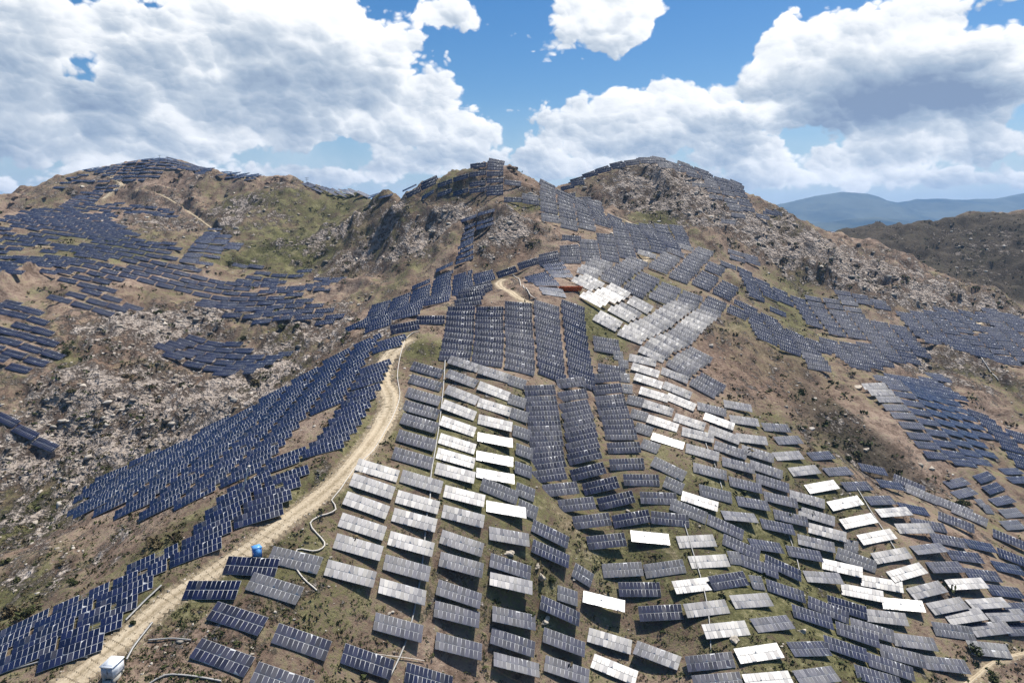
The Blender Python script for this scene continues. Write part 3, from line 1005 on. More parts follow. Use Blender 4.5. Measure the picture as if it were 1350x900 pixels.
# lower left corner, near the cabinet
chain('beside the dirt track', GE, [(331, 743, 3, 'navy'), (279, 773, 0, 'navy'), (388, 735, 13, 'dusty'), (361, 772, 17, 'dusty')], T=24, jt=.5)
chain('in the front corner by the cabinet', GE, [(312, 810, 18, 'clean'), (292, 861, 20, 'clean'), (396, 842, 19, 'clean'), (371, 893, 19, 'clean'), (481, 872, 19, 'clean'), (563, 893, 17, 'clean')], jt=.7, sheen='blue')
# the slope right of the track, column by column
chain('first long column right of the dirt track', GL, z5([(335, 262), (330, 312), (320, 370), (310, 424), (302, 482), (290, 545), (277, 612)], 16), sheen='mid')
chain('column just left of the grey duct', GL, z5([(312, 703), (298, 780), (285, 852)], 18) + z8([(270, 350), (252, 447), (232, 545), (218, 680)], 19))
chain('column hugging the bend of the white hose', GL, z5([(140, 650, 13), (118, 717, 15)], 16) + z8([(95, 188), (80, 272), (62, 358), (30, 465)], 18))
chain('column right of the grey duct', GL, z5([(480, 240, 14), (472, 298), (472, 360), (460, 420), (457, 482), (455, 550), (448, 610), (445, 672)], 17))
chain('lower column second from the grey duct', GL, z5([(482, 760), (478, 838)], 18) + z8([(470, 347, 22), (467, 437, 19), (455, 555, 22), (447, 638), (453, 765)], 18))
chain('column beside the narrow dusty tables', GL, z5([(600, 278, 14), (600, 340), (603, 402), (605, 472), (605, 540, 17, 'white'), (603, 615, 17, 'white'), (605, 685, 17, 'white')], 17))
chain('column ending at the rocky outcrop', GL, z5([(648, 815, 17, 'white')], 17) + z8([(660, 320, 14), (660, 443, 22), (660, 523, 20, 'white'), (673, 655, 16), (667, 748, 22), (680, 845, 18)], 18))
chain('dusty string left of the gully', GL, z5([(692, 310, 18, 'narrow'), (692, 382, 18, 'narrow'), (700, 438, 18, 'narrow'), (708, 510, 18, 'narrow'), (717, 588, 20, 'narrow'), (713, 660, 20, 'narrow'), (720, 745, 22, 'narrow'), (618, 742, 22, 'dusty'), (728, 815, 24, 'narrow')], 18)
      + z8([(948, 467, 32, 'narrow'), (890, 550, 18, 'narrow')], 18))
chain('stray column left of the gully bottom', GL, z8([(820, 307, 30), (820, 387, 28), (850, 625, 28), (870, 747, 24), (885, 850, 22)], 25))
chain('column at the foot of the gully', GL, z8([(1030, 598, 20, 'white'), (1057, 735, 20), (1077, 840, 24), (1245, 803, 17), (1230, 890, 17)], 20))
# the gully : three dark columns under the big block
chain('left column of the central gully', GG, z5([(785, 355), (790, 398), (795, 440), (800, 482, -1), (805, 523, -2), (810, 565, -3), (812, 607, -6), (820, 650, -8), (822, 700, -8), (868, 755, -6), (932, 815, -6), (992, 880, -7)], -2, )
      + z8([(1050, 357, -6), (1113, 455, -3, 'dusty'), (1180, 530, 0), (1265, 628, -3)], -4), T=24, sheen='dark')
chain('middle column of the central gully', GG, z5([(910, 330, -6), (918, 380, -8), (925, 425, -10), (937, 462, -11), (945, 497, -12), (952, 533, -12), (958, 572, -12), (965, 612, -13), (980, 672, -14), (1030, 725, -13), (1090, 780, -13), (1150, 850, -10)], -10)
      + z8([(1220, 325, 2, 'white'), (1280, 440, -8, 'dusty')], -5), T=24, sheen='dark')
chain('right column of the central gully', GG, z5([(1050, 305, -5), (1055, 350, -6), (1065, 390, -6), (1072, 422, -5), (1080, 450, -4), (1095, 487, -1), (1105, 525, 0), (1118, 573, -2), (1130, 632, -2), (1187, 692, 1), (1255, 763, 2), (1300, 845, 6)], -2), T=24, sheen='dark')
chain('dusty string right of the gully', GR_, z5([(1095, 205, 3, 'tiny'), (1115, 240, 5, 'tiny'), (1120, 292, 4, 'tiny'), (1130, 335, 6, 'tiny'), (1160, 385, 14, 'narrow'), (1175, 440, 15, 'narrow'), (1193, 497, 18, 'narrow'), (1218, 563, 20, 'narrow'),
                                                                    (1290, 650, 26, 'dusty'), (1310, 715, 24, 'narrow')], 10))
# the right slope
chain('first pale column right of the gully', GR_, z5([(1190, 222, 14), (1200, 262), (1212, 303), (1235, 355), (1250, 410), (1268, 470), (1290, 535, 17, 'white'), (1300, 600, 17, 'white')], 17), T=25)
chain('second pale column right of the gully', GR_, z5([(1315, 285, 24), (1325, 340, 26), (1340, 385, 26)], 20) + z6([(25, 465, 22), (58, 518, 17), (75, 588, 19), (105, 663, 18)], 18) + z9([(128, 148, 14, 'dusty'), (65, 178, 24, 'white'), (20, 215, 22, 'dusty'), (165, 278, 28), (228, 358, 28)], 20), T=25)
chain('third pale column right of the gully', GR_, z6([(112, 420, 18), (140, 465, 24), (160, 520, 24), (185, 580, 22), (217, 640, 18), (245, 718, 18)], 20) + z9([(275, 190, 14), (222, 247, 13, 'white'), (327, 355, 13), (478, 392, 14), (553, 493, 11, 'white'), (710, 545, 14), (803, 643, 10), (915, 738, 11), (1040, 828, 10)], 14), T=25)
chain('fourth pale column right of the gully', GR_, z6([(215, 410, 14), (242, 465, 12), (272, 537, 11), (293, 595, 20), (327, 655, 22), (352, 710, 21)], 16) + z9([(385, 175, 17), (372, 283, 16), (425, 248, 17), (525, 350, 17), (630, 447, 16), (788, 498, 13), (870, 588, 11, 'white')], 15), T=25)
chain('fifth pale column right of the gully', GR_, z6([(368, 492, 8)], 8) + z9([(490, 172, 19), (527, 240, 20), (570, 305, 18), (667, 353, 10, 'tiny'), (685, 410, 20, 'dusty')], 18), T=25)
chain('tangled column on the right slope', GR_, z9([(300, 435, 24), (403, 535, 22), (508, 640, 22), (390, 445, 28), (470, 510, 30), (568, 615, 26), (645, 605, 17, 'navy'), (745, 697, 20), (685, 713, 22), (640, 765, 22), (865, 795, 18), (818, 838, 22), (770, 880, 20)], 22), T=25)
for i, row in enumerate([z6([(418, 540, 2), ], 2), z6([(418, 597, 1), (548, 597, 1)], 1), z9([(482, 58, -2), (615, 55, 2), (745, 75, 16)], 0), z9([(552, 122, -6), (690, 113, 3), (818, 133, 14)], 0),
                         z9([(645, 180, -8), (782, 173, 3), (912, 205, 16)], 0), z9([(697, 250, -9), (835, 240, 3, 'white'), (972, 268, 14)], 0), z9([(770, 313, -8), (915, 305, 3), (1050, 333, 14), (1175, 355, 16)], 0),
                         z9([(828, 387, -8), (975, 370, 2, 'white'), (1117, 393, 11), (1240, 385, 18)], 0), z9([(890, 457, -13), (1040, 443, 3), (1187, 465, 11), (1285, 445, 16)], 0),
                         z9([(968, 530, -10), (1123, 513, 4, 'white'), (1275, 530, 11)], 0), z9([(1050, 595, -7), (1208, 585, 3, 'white'), (1340, 600, 4)], 0), z9([(1120, 635, -5), (1280, 635, 4, 'white')], 0),
                         z9([(945, 675, 7, 'dusty'), (1072, 688, 8, 'dusty'), (1220, 680, -3), (1345, 682, 2)], 0)]):
    nm = ['topmost', 'second', 'third', 'fourth', 'fifth', 'sixth', 'seventh', 'eighth', 'ninth', 'tenth', 'eleventh', 'twelfth', 'thirteenth'][i]
    chain(nm + ' curved row on the right slope', GR_, row, T=25)
chain('bottom rows below the gully', GR_, z9([(55, 330, 0), (125, 318, 8, 'tiny'), (105, 410, 0), (205, 400, 6, 'tiny'), (45, 508, -10), (182, 492, -9, 'navy'), (292, 500, 6, 'tiny'), (95, 600, -10), (272, 570, 0), (172, 680, -9), (355, 660, -2), (110, 805, -9), (303, 770, -7),
                                                          (500, 760, 3), (140, 885, -8), (340, 878, -4), (530, 865, -3), (768, 885, 18)], 0), T=24)
chain('slanting row on the far right shoulder', GR_, z9([(765, 60, 24), (890, 112, 26), (940, 155, 26), (1005, 165, 26), (1075, 205, 24), (1075, 268, 24), (1200, 325, 24), (1130, 240, 26), (1180, 270, 26), (1240, 300, 26), (1290, 340, 26), (1310, 410, 24)], 24), T=25)
chain('scattered rows at the right edge', GR_, z9([(1085, 100, -7), (1195, 75, -18, 'navy'), (1300, 55, 4), (1115, 142, -9), (1230, 122, -18, 'navy'), (1330, 100, 4), (1265, 172, -6), (1180, 188, 0, 'tiny'), (1205, 210, 8, 'tiny'), (1300, 225, -6, 'dusty'), (1305, 270, -4, 'dusty')], 0), T=25)
chain('broken patch by the footpath', GR_, z9([(1210, 768, 6, 'broken')], 5), T=22)


def field(name, poly, head=0, rp=4.6, cp=10.35, T=27, look='clean', drop=.0, group=None, n=11, mixw=.6, step=0, vis=7.0, jt=1.0, holes=0.0, gapnoise=0.0, maxroll=.45, rowskip=0, sheen='auto'):
    """rows on the ground across the area seen inside POLY (photo pixels); returns the tables row by row"""
    xs, ys = [p[0] for p in poly], [p[1] for p in poly]
    W_ = []
    for px in np.arange(min(xs), max(xs) + 1, max(3, (max(xs) - min(xs)) / 24)):
        for py in np.arange(min(ys), max(ys) + 1, max(2, (max(ys) - min(ys)) / 24)):
            if inside(poly, px, py):
                h = hit(px, py)
                if h is not None and h.length < 1400:
                    W_.append((h.x, h.y))
    if not W_:
        return []
    W_ = np.array(W_)
    ca, sa = math.cos(R(head)), math.sin(R(head))
    a = W_[:, 0] * ca + W_[:, 1] * sa
    b = -W_[:, 0] * sa + W_[:, 1] * ca
    a0, a1, b0, b1 = a.min() - 12, a.max() + 12, b.min() - 6, b.max() + 6
    rows = []
    for ri, bb in enumerate(np.arange(b0, b1, rp)):
        if rowskip and ri % rowskip == rowskip - 1:
            continue
        row = []
        off = ri * step + random.uniform(-.25, .25)
        for aa_ in np.arange(a0 + off % cp, a1, cp):
            x, y = aa_ * ca - bb * sa, aa_ * sa + bb * ca
            z = gz_at(x, y)
            px, py, d = project((x, y, z + 1.1))
            if not inside(poly, px, py) or random.random() < drop:
                continue
            if gapnoise and vnoise(np.array([x / 26.0]), np.array([y / 17.0]), 77)[0] < gapnoise:
                continue
            to = Vector((x, y, z + 1.8)) - ORIG
            h = bvh.ray_cast(ORIG, to.normalized())[0]
            if h is not None and (h - ORIG).length < to.length - vis:
                continue
            nrm = gnormal(x, y, 5.0)
            u = Vector((ca, sa, 0))
            u = (u - nrm * u.dot(nrm)).normalized()
            if sheen == 'pale':
                Hh = ((ORIG - Vector((x, y, z))).normalized() + SUNV).normalized()
                kk = u.dot(Hh)
                u = (u - Hh * kk * min(1, .08 / max(abs(kk), 1e-4))).normalized()
            if abs(u.z) > maxroll:
                u = Vector((ca, sa, maxroll * (1 if u.z > 0 else -1))).normalized()
            t = put(Vector((x, y, z)), u, sheen_tilt(Vector((x, y, z)), u, tilt_of(u, nrm, R(T + random.gauss(0, jt)), mixw), sheen), n, look, name, hole=(random.random() < holes))
            if t:
                row.append(t)
        if row:
            rows.append(row)
    if group:
        CHAINS[name] = {'group': group, 'rows': rows}
    return rows


GB = 'solar tables of the big block on the crest'
# the big block on the crest
field('big crest block', [(566, 420), (600, 408), (680, 400), (762, 398), (778, 497), (772, 505), (692, 508), (690, 492), (645, 496), (640, 482), (567, 470), (567, 435)], 0, 4.05, 10.5, T=22, group=GB, mixw=.5, jt=.4, sheen='dark')
field('short crest block', [(770, 446), (805, 446), (819, 494), (774, 498)], 0, 4.0, 10.5, T=22, group=GB, mixw=.5, jt=.4, sheen='dark')
field('left crest wing', [(533, 455), (568, 440), (570, 470), (600, 478), (590, 492), (532, 470)], 8, 4.4, 10.5, T=22, group=GB, mixw=.5, sheen='dark')
# the dark flank left of the track
field('strip by the dirt track', [(-60, 900), (-40, 845), (0, 836), (48, 810), (100, 784), (165, 752), (182, 738), (236, 722), (272, 690), (262, 676), (318, 640), (352, 622), (396, 612), (405, 640), (362, 664), (362, 682), (334, 697), (300, 716), (266, 734), (214, 760), (196, 785), (168, 812), (166, 832), (92, 857), (0, 882)],
      22, 4.0, 10.3, T=24, look='navy', group=GT, mixw=.55, holes=.22, step=2.2, jt=.4)
field('outer dark patch', [(104, 668), (130, 634), (172, 610), (230, 582), (330, 536), (396, 496), (432, 470), (470, 448), (520, 440), (512, 460), (500, 466), (497, 500), (480, 520), (478, 560), (440, 585), (404, 606), (352, 618), (330, 632), (300, 634), (262, 664), (238, 664), (236, 690), (182, 702), (175, 722), (124, 736), (128, 700)],
      20, 4.35, 10.6, T=24, look='navy', group=GT, mixw=.55, holes=.1, step=2.0, jt=.4, gapnoise=.19, drop=.03)
field('stepped dark patch', [(452, 604), (452, 560), (462, 520), (496, 514), (498, 540), (484, 560), (470, 590)], 18, 6.0, 10.8, T=24, look='navy', group=GT, mixw=.55)
for (nm, poly, head, rp, cp, kw) in FAR:
    field(nm, poly, head, rp * 1.1, cp, **kw)

# ------------------------------------------------------------------ solar tables: materials
glass, T, B = mat("solar_glass")
oi = T.new('ShaderNodeObjectInfo').outputs['Random']
tr = T.new('ShaderNodeAttribute', attribute_name="table_tone").outputs['Fac']
mr = T.new('ShaderNodeAttribute', attribute_name="module_tone").outputs['Fac']
du = T.new('ShaderNodeAttribute', attribute_name="dust").outputs['Fac']
rt = T.math('FRACT', T.math('ADD', oi, tr))
pos = T.new('ShaderNodeNewGeometry').outputs['Position']
pn = T.noise(pos, .9, 3, .6)
cell = T.mix(mr, (.003, .004, .014, 1), (.007, .010, .040, 1))
dustf = T.math('ADD', du, T.math('MULTIPLY', T.math('MULTIPLY', rt, rt), .02))
dustf = T.math('MULTIPLY', dustf, T.mapr(pn, .25, .7, .75, 1.15))
T.put(B.inputs['Base Color'], T.mix(dustf, cell, (.30, .29, .27, 1)))
T.put(B.inputs['Roughness'], T.math('ADD', T.math('MULTIPLY_ADD', rt, .05, .30), T.math('MULTIPLY_ADD', mr, .05, T.math('MULTIPLY', du, .4))))
B.inputs['IOR'].default_value = 1.5
B.inputs['Specular IOR Level'].default_value = .48
T.put(B.inputs['Coat Weight'], T.math('SUBTRACT', .20, T.math('MULTIPLY', du, 2.2), clamp=True))
T.put(B.inputs['Coat Roughness'], T.math('MULTIPLY_ADD', rt, .12, .16))
B.inputs['Coat IOR'].default_value = 1.4

alu, T, B = mat("aluminium_frame")
B.inputs['Base Color'].default_value = (.40, .41, .42, 1)
B.inputs['Metallic'].default_value = 0
B.inputs['Roughness'].default_value = .6
steel, T, B = mat("galvanised_steel")
pos = T.new('ShaderNodeNewGeometry').outputs['Position']
T.put(B.inputs['Base Color'], T.ramp(T.noise(pos, 3, 3), [(.3, (.22, .22, .22)), (.7, (.38, .38, .37))]))
B.inputs['Metallic'].default_value = .6
B.inputs['Roughness'].default_value = .5

# ------------------------------------------------------------------ solar tables: shapes
BOX_F = np.array([(0, 3, 2, 1), (4, 5, 6, 7), (0, 1, 5, 4), (1, 2, 6, 5), (2, 3, 7, 6), (3, 0, 4, 7)])


def box_v(x0, x1, y0, y1, z0, z1):
    return np.array([(x0, y0, z0), (x1, y0, z0), (x1, y1, z0), (x0, y1, z0), (x0, y0, z1), (x1, y0, z1), (x1, y1, z1), (x0, y1, z1)], dtype=float)


class Shape:
    def __init__(self):
        self.v, self.f, self.m, self.mod, self.dust = [], [], [], [], []
        self.n = 0

    def add(self, v, f, m, mod=0.0, dust=0.0):
        self.v.append(v)
        self.f.append(np.asarray(f) + self.n)
        self.m += [m] * len(f)
        self.mod += [mod] * len(f)
        self.dust += [dust] * len(f)
        self.n += len(v)

    def arrays(self):
        return np.concatenate(self.v), np.concatenate(self.f), np.array(self.m), np.array(self.mod), np.array(self.dust)


def panel_row(n, side, look, seed, hole=False):
    """one row of n framed modules lying in the local xy plane; side -1 lower, +1 upper"""
    r = random.Random(seed)
    s = Shape()
    x0 = -n * (MOD + GAP) / 2
    y0 = .02 if side > 0 else -.02 - ROWW
    gone = set()
    if hole:
        k = r.randint(1, n - 3)
        gone = {k} if r.random() < .5 else {k, k + 1}
    run = []
    for i in range(n + 1):
        if i < n and i not in gone:
            run.append(i)
            continue
        if run:
            a, b = x0 + run[0] * (MOD + GAP), x0 + (run[-1] + 1) * (MOD + GAP) - GAP
            s.add(box_v(a, b, y0, y0 + ROWW, -.045, 0), BOX_F, 0)
            for q in run:
                xa = x0 + q * (MOD + GAP)
                jx, jy = r.gauss(0, .015), r.gauss(0, .012)
                e, ey = .026, .040
                vv = np.array([(xa + e, y0 + ey, 0), (xa + MOD - e, y0 + ey, 0), (xa + MOD - e, y0 + ROWW - ey, 0), (xa + e, y0 + ROWW - ey, 0)])
                vv[:, 2] = .018 + (vv[:, 0] - xa - MOD / 2) * jx + (vv[:, 1] - y0 - ROWW / 2) * jy
                d = 0.0
                if look in ('dusty',):
                    d = .22 + r.random() * .1
                elif look == 'broken':
                    d = .35 + r.random() * .5
                elif r.random() < .03:
                    d = .10
                s.add(vv, [(0, 1, 2, 3)], 1, r.random(), d)
        run = []
    return s


def rack(n):
    s = Shape()
    h = n * (MOD + GAP) / 2
    for y in (-1.35, -.5, .5, 1.35):
        s.add(box_v(-h + .1, h - .1, y - .03, y + .03, -.125, -.05), BOX_F, 0)
    for x in (-h * .72, 0, h * .72):
        s.add(box_v(x - .04, x + .04, -1.6, 1.6, -.22, -.128), BOX_F, 0)
    return s


def post():
    s = Shape()
    s.add(box_v(-.05, .05, -.05, .05, -2.2, -.21), BOX_F, 0)
    return s


def mesh_of(s, name, mats):
    v, f, m, mod, dust = s.arrays()
    me = mesh_np(name, v, f)
    for q in mats:
        me.materials.append(q)
    me.polygons.foreach_set('material_index', m.astype(np.int32))
    for nm, arr in (("module_tone", mod), ("dust", dust)):
        a = me.attributes.new(nm, 'FLOAT', 'FACE')
        a.data.foreach_set('value', arr.astype(np.float32))
    return me


CACHE = {}


def table_meshes(n, look, var, hole):
    key = (n, look, var, hole)
    if key not in CACHE:
        seed = hash((n, len(look), var, hole)) % 9999 if False else (n * 131 + len(look) * 17 + var * 7 + hole * 3)
        CACHE[key] = (mesh_of(panel_row(n, -1, look, seed), "panel_row", [alu, glass]), mesh_of(panel_row(n, 1, look, seed + 1, hole), "panel_row", [alu, glass]))
    return CACHE[key]


RACKS = {n: mesh_of(rack(n), "rack", [steel]) for n in (4, 6, 11)}
POST = mesh_of(post(), "post", [steel])


def basis(t):
    u = t.u
    zz = (Vector((0, 0, 1)) - u * u.z).normalized()
    yy = zz.cross(u)
    return u, yy, zz


def poly_area(t):
    u, yy, zz = basis(t)
    v = yy * math.cos(t.tilt) + zz * math.sin(t.tilt)
    c = t.c + zz * t.hub
    h = t.n * .4625
    q = [project(c + u * a * h + v * b * 1.85) for a, b in ((-1, -1), (1, -1), (1, 1), (-1, 1))]
    xs = [min(max(p[0], 0), 1350) for p in q]
    ys = [min(max(p[1], 0), 900) for p in q]
    return abs(sum(xs[i] * ys[(i + 1) % 4] - xs[(i + 1) % 4] * ys[i] for i in range(4))) / 2


for t in TABS:
    t.area = poly_area(t)
order = sorted(TABS, key=lambda t: -t.area)
NIND = 298
keep = set(id(t) for t in order[:NIND])
print("TABLES", len(TABS), "smallest kept area", order[min(NIND, len(order)) - 1].area)

ORD = ['first', 'second', 'third', 'fourth', 'fifth', 'sixth', 'seventh', 'eighth', 'ninth', 'tenth', 'eleventh', 'twelfth', 'thirteenth', 'fourteenth', 'fifteenth', 'sixteenth', 'seventeenth', 'eighteenth', 'nineteenth', 'twentieth', 'twenty-first', 'twenty-second', 'twenty-third', 'twenty-fourth', 'twenty-fifth', 'twenty-sixth', 'twenty-seventh', 'twenty-eighth', 'twenty-ninth', 'thirtieth']
ORD += ['%dth' % i for i in range(31, 90)]
WORD = {'clean': 'blue-grey', 'navy': 'dark navy', 'dusty': 'dull dusty grey', 'broken': 'broken pale'}


def word(t):
    if t.look != 'clean':
        return WORD[t.look]
    return {'white': 'glaring white', 'pale': 'pale silver', 'dark': 'dark blue', 'blue': 'blue'}.get(t.sh, 'blue-grey')


def fit(txt):
    """at most sixteen words"""
    for a, b in (('dull dusty grey', 'dusty'), ('solar table', 'table'), (' from left', ' from left')):
        if len(txt.replace('-', ' ').split()) <= 15:
            break
        txt = txt.replace(a, b)
    return txt


def describe():
    lab = {}
    for ph, c in CHAINS.items():
        if 'tabs' in c:
            tabs = c['tabs']
            for i, t in enumerate(tabs):
                size = 'short ' if t.n < 11 else ''
                if ph.startswith('in the front') or ph.startswith('beside') or ph.startswith('bottom rows') or ph.startswith('scattered') or ph.startswith('broken'):
                    srt = sorted(tabs, key=lambda q: q.px)
                    txt = '%s%s solar table %s, %s from left' % (size, word(t), ph if ph.startswith(('in', 'beside')) else 'in the ' + ph, ORD[srt.index(t)])
                elif 'row' in ph:
                    srt = sorted(tabs, key=lambda q: q.px)
                    txt = '%s%s solar table, %s from left in the %s' % (size, word(t), ORD[srt.index(t)], ph)
                else:
                    srt = sorted(tabs, key=lambda q: q.py)
                    txt = '%s%s solar table, %s down the %s' % (size, word(t), ORD[srt.index(t)], ph)
                lab[id(t)] = (fit(txt), c['group'])
        else:
            for ri, row in enumerate(c['rows']):
                for i, t in enumerate(sorted(row, key=lambda q: q.px)):
                    lab[id(t)] = (fit('%s solar table, %s row up, %s from left in the %s' % (word(t), ORD[ri], ORD[i], ph)), c['group'])
    return lab


LAB = describe()


def spawn(t):
    u, yy, zz = basis(t)
    M = Matrix((u, yy, zz)).transposed().to_4x4()
    M.translation = t.c
    root = bpy.data.objects.new("solar_table", None)
    root.empty_display_size = .5
    col.objects.link(root)
    root.matrix_world = M
    lab, grp = LAB.get(id(t), ('solar table among the far rows', 'solar tables'))
    root['label'] = lab
    root['category'] = 'solar panel'
    root['group'] = grp
    root['label'] = lab
    lo, up = table_meshes(t.n, t.look, random.randrange(4), int(t.hole))
    tiltM = Matrix.Translation((0, 0, t.hub)) @ Matrix.Rotation(t.tilt, 4, 'X')
    for nm, me in (("panel_row", lo), ("panel_row", up), ("rack", RACKS[t.n])):
        o = bpy.data.objects.new(nm, me)
        col.objects.link(o)
        o.parent = root
        o.matrix_local = tiltM
    h = t.n * .4625
    for x in ((-h * .72, 0, h * .72) if t.n > 6 else (-h * .72, h * .72)):
        o = bpy.data.objects.new("post", POST)
        col.objects.link(o)
        o.parent = root
        o.matrix_local = Matrix.Translation((x, 0, t.hub))


for t in order[:NIND]:
    spawn(t)

# every further table, too small or too many to be told apart, in one mesh
VARS = {}


def var_arrays(n, look, var, hole):
    key = (n, look, var, hole)
    if key not in VARS:
        s = Shape()
        for side in (-1, 1):
            r = panel_row(n, side, look, n * 131 + len(look) * 17 + var * 7 + side, hole and side > 0)
            v, f, m, mod, dust = r.arrays()
            for fi in range(0):
                pass
            s.v.append(v)
            s.f.append(f + s.n)
            s.m += list(m)
            s.mod += list(mod)
            s.dust += list(dust)
            s.n += len(v)
        VARS[key] = s.arrays()
    return VARS[key]


PV = np.concatenate([box_v(x - .07, x + .07, -.07, .07, -1.6, .25) for x in (-3.6, 0, 3.6)])
PF = np.concatenate([BOX_F[2:] + 8 * i for i in range(3)])
AV, AF, AM, AMOD, ADUST, ATAB, nv = [], [], [], [], [], [], 0
for t in order[NIND:]:
    u, yy, zz = basis(t)
    v, f, m, mod, dust = var_arrays(t.n, t.look, random.randrange(4), bool(t.hole))
    ct, st = math.cos(t.tilt), math.sin(t.tilt)
    U, Y, Z = np.array(u), np.array(yy), np.array(zz)
    y2, z2 = v[:, 1] * ct - v[:, 2] * st, v[:, 1] * st + v[:, 2] * ct + t.hub
    AV.append(np.array(t.c) + v[:, :1] * U + y2[:, None] * Y + z2[:, None] * Z)
    AF.append(f + nv)
    nv += len(v)
    AM.append(m)
    AMOD.append(mod)
    ADUST.append(dust)
    ATAB.append(np.full(len(f), random.random()))
    if t.n == 11:
        AV.append(np.array(t.c) + PV[:, :1] * U + PV[:, 1:2] * Y + PV[:, 2:] * Z)
        AF.append(PF + nv)
        nv += len(PV)
        k = len(PF)
        AM.append(np.full(k, 2))
        AMOD.append(np.zeros(k))
        ADUST.append(np.zeros(k))
        ATAB.append(np.zeros(k))
me = mesh_np("distant_solar_tables", np.concatenate(AV), np.concatenate(AF))
for q in (alu, glass, steel):
    me.materials.append(q)
me.polygons.foreach_set('material_index', np.concatenate(AM).astype(np.int32))
for nm, arr in (("module_tone", AMOD), ("dust", ADUST), ("table_tone", ATAB)):
    a = me.attributes.new(nm, 'FLOAT', 'FACE')
    a.data.foreach_set('value', np.concatenate(arr).astype(np.float32))
far = bpy.data.objects.new("distant_solar_tables", me)
col.objects.link(far)
far['kind'] = 'stuff'
far['category'] = 'solar panels'
far['label'] = 'countless small dark solar tables covering the farther slopes and ridges'

# ------------------------------------------------------------------ small helpers for the other objects
def add_obj(name, me, parent=None, mats=(), smooth=False):
    o = bpy.data.objects.new(name, me)
    col.objects.link(o)
    for m_ in mats:
        me.materials.append(m_)
    if smooth:
        me.polygons.foreach_set('use_smooth', np.ones(len(me.polygons), dtype=bool))
    if parent is not None:
        o.parent = parent
    return o


def label(o, lab, cat, group=None):
    o['label'], o['category'] = lab, cat
    if group:
        o['group'] = group


def empty(name, loc, rz=0.0):
    o = bpy.data.objects.new(name, None)
    o.empty_display_size = .5
    col.objects.link(o)
    o.location = loc
    o.rotation_euler = (0, 0, rz)
    return o


def boxes(lst, name):
    v = np.concatenate([box_v(*b) for b in lst])
    f = np.concatenate([BOX_F + 8 * i for i in range(len(lst))])
    return mesh_np(name, v, f)


def plain(name, c, rough=.6, metal=0.0, var=.15, scale=2.0):
    m, T, B = mat(name)
    pos = T.new('ShaderNodeNewGeometry').outputs['Position']
    nz = T.noise(pos, scale, 4, .6)
    lo, hi_ = tuple(q * (1 - var) for q in c), tuple(min(1, q * (1 + var)) for q in c)
    T.put(B.inputs['Base Color'], T.ramp(nz, [(.3, lo), (.7, hi_)]))
    B.inputs['Roughness'].default_value = rough
    B.inputs['Metallic'].default_value = metal
    return m


white_paint = plain("white_paint", (.74, .76, .78), .45, var=.06)
grey_paint = plain("grey_paint", (.36, .38, .42), .5)
concrete = plain("concrete", (.40, .37, .32), .9, var=.2, scale=4)
blue_paint = plain("blue_paint", (.03, .17, .50), .4, var=.1)
blue_roof = plain("blue_roof", (.10, .30, .62), .4, var=.1)
orange_paint = plain("orange_paint", (.55, .12, .025), .55, var=.2)
dark_metal = plain("dark_metal", (.03, .03, .03), .5)
hose_mat = plain("hose_plastic", (.50, .46, .40), .6, var=.12)
duct_mat = plain("duct_metal", (.32, .31, .29), .55, metal=.2, var=.12)
rust_red = plain("rust_rock", (.17, .115, .078), .95, var=.6, scale=.5)
pale_rock = plain("pale_rock", (.42, .365, .29), .95, var=.4, scale=1.2)

# ------------------------------------------------------------------ white inverter cabinet at lower left
g = hit(150, 893)
cab = empty("electrical_cabinet", (g.x, g.y, g.z - .05), R(-6))
label(cab, 'white metal electrical cabinet on a concrete plinth beside the dirt track', 'electrical cabinet')
add_obj("plinth", boxes([(-1.0, -.62, -1.3, 1.3, -.8, .95), (.62, 1.0, -1.3, 1.3, -.8, .95), (-.62, .62, .9, 1.3, -.8, .95), (-.62, .62, -1.1, -.85, -.8, .45)], "plinth"), cab, [concrete])
add_obj("housing", boxes([(-1.05, 1.05, -1.35, 1.35, .953, 2.9)], "housing"), cab, [white_paint])
add_obj("lid", boxes([(-1.18, 1.18, -1.5, 1.5, 2.903, 3.02), (-.8, .8, -1.1, 1.1, 3.023, 3.08)], "lid"), cab, [white_paint])
dr = add_obj("door", boxes([(-.92, -.02, -1.40, -1.353, 1.05, 2.78), (.02, .92, -1.40, -1.353, 1.05, 2.78)], "door"), cab, [grey_paint])
add_obj("handle", boxes([(.06, .12, -1.46, -1.403, 1.75, 2.1)], "handle"), dr, [dark_metal])
add_obj("vent", boxes([(1.053, 1.08, -.9 + .0, .9, 1.2 + .16 * i, 1.28 + .16 * i) for i in range(4)], "vent"), cab, [grey_paint])
add_obj("step", boxes([(-.7, .7, -1.75 - .32 * i, -1.45 - .32 * i, -.9, .62 - .26 * i) for i in range(4)], "step"), cab, [concrete])

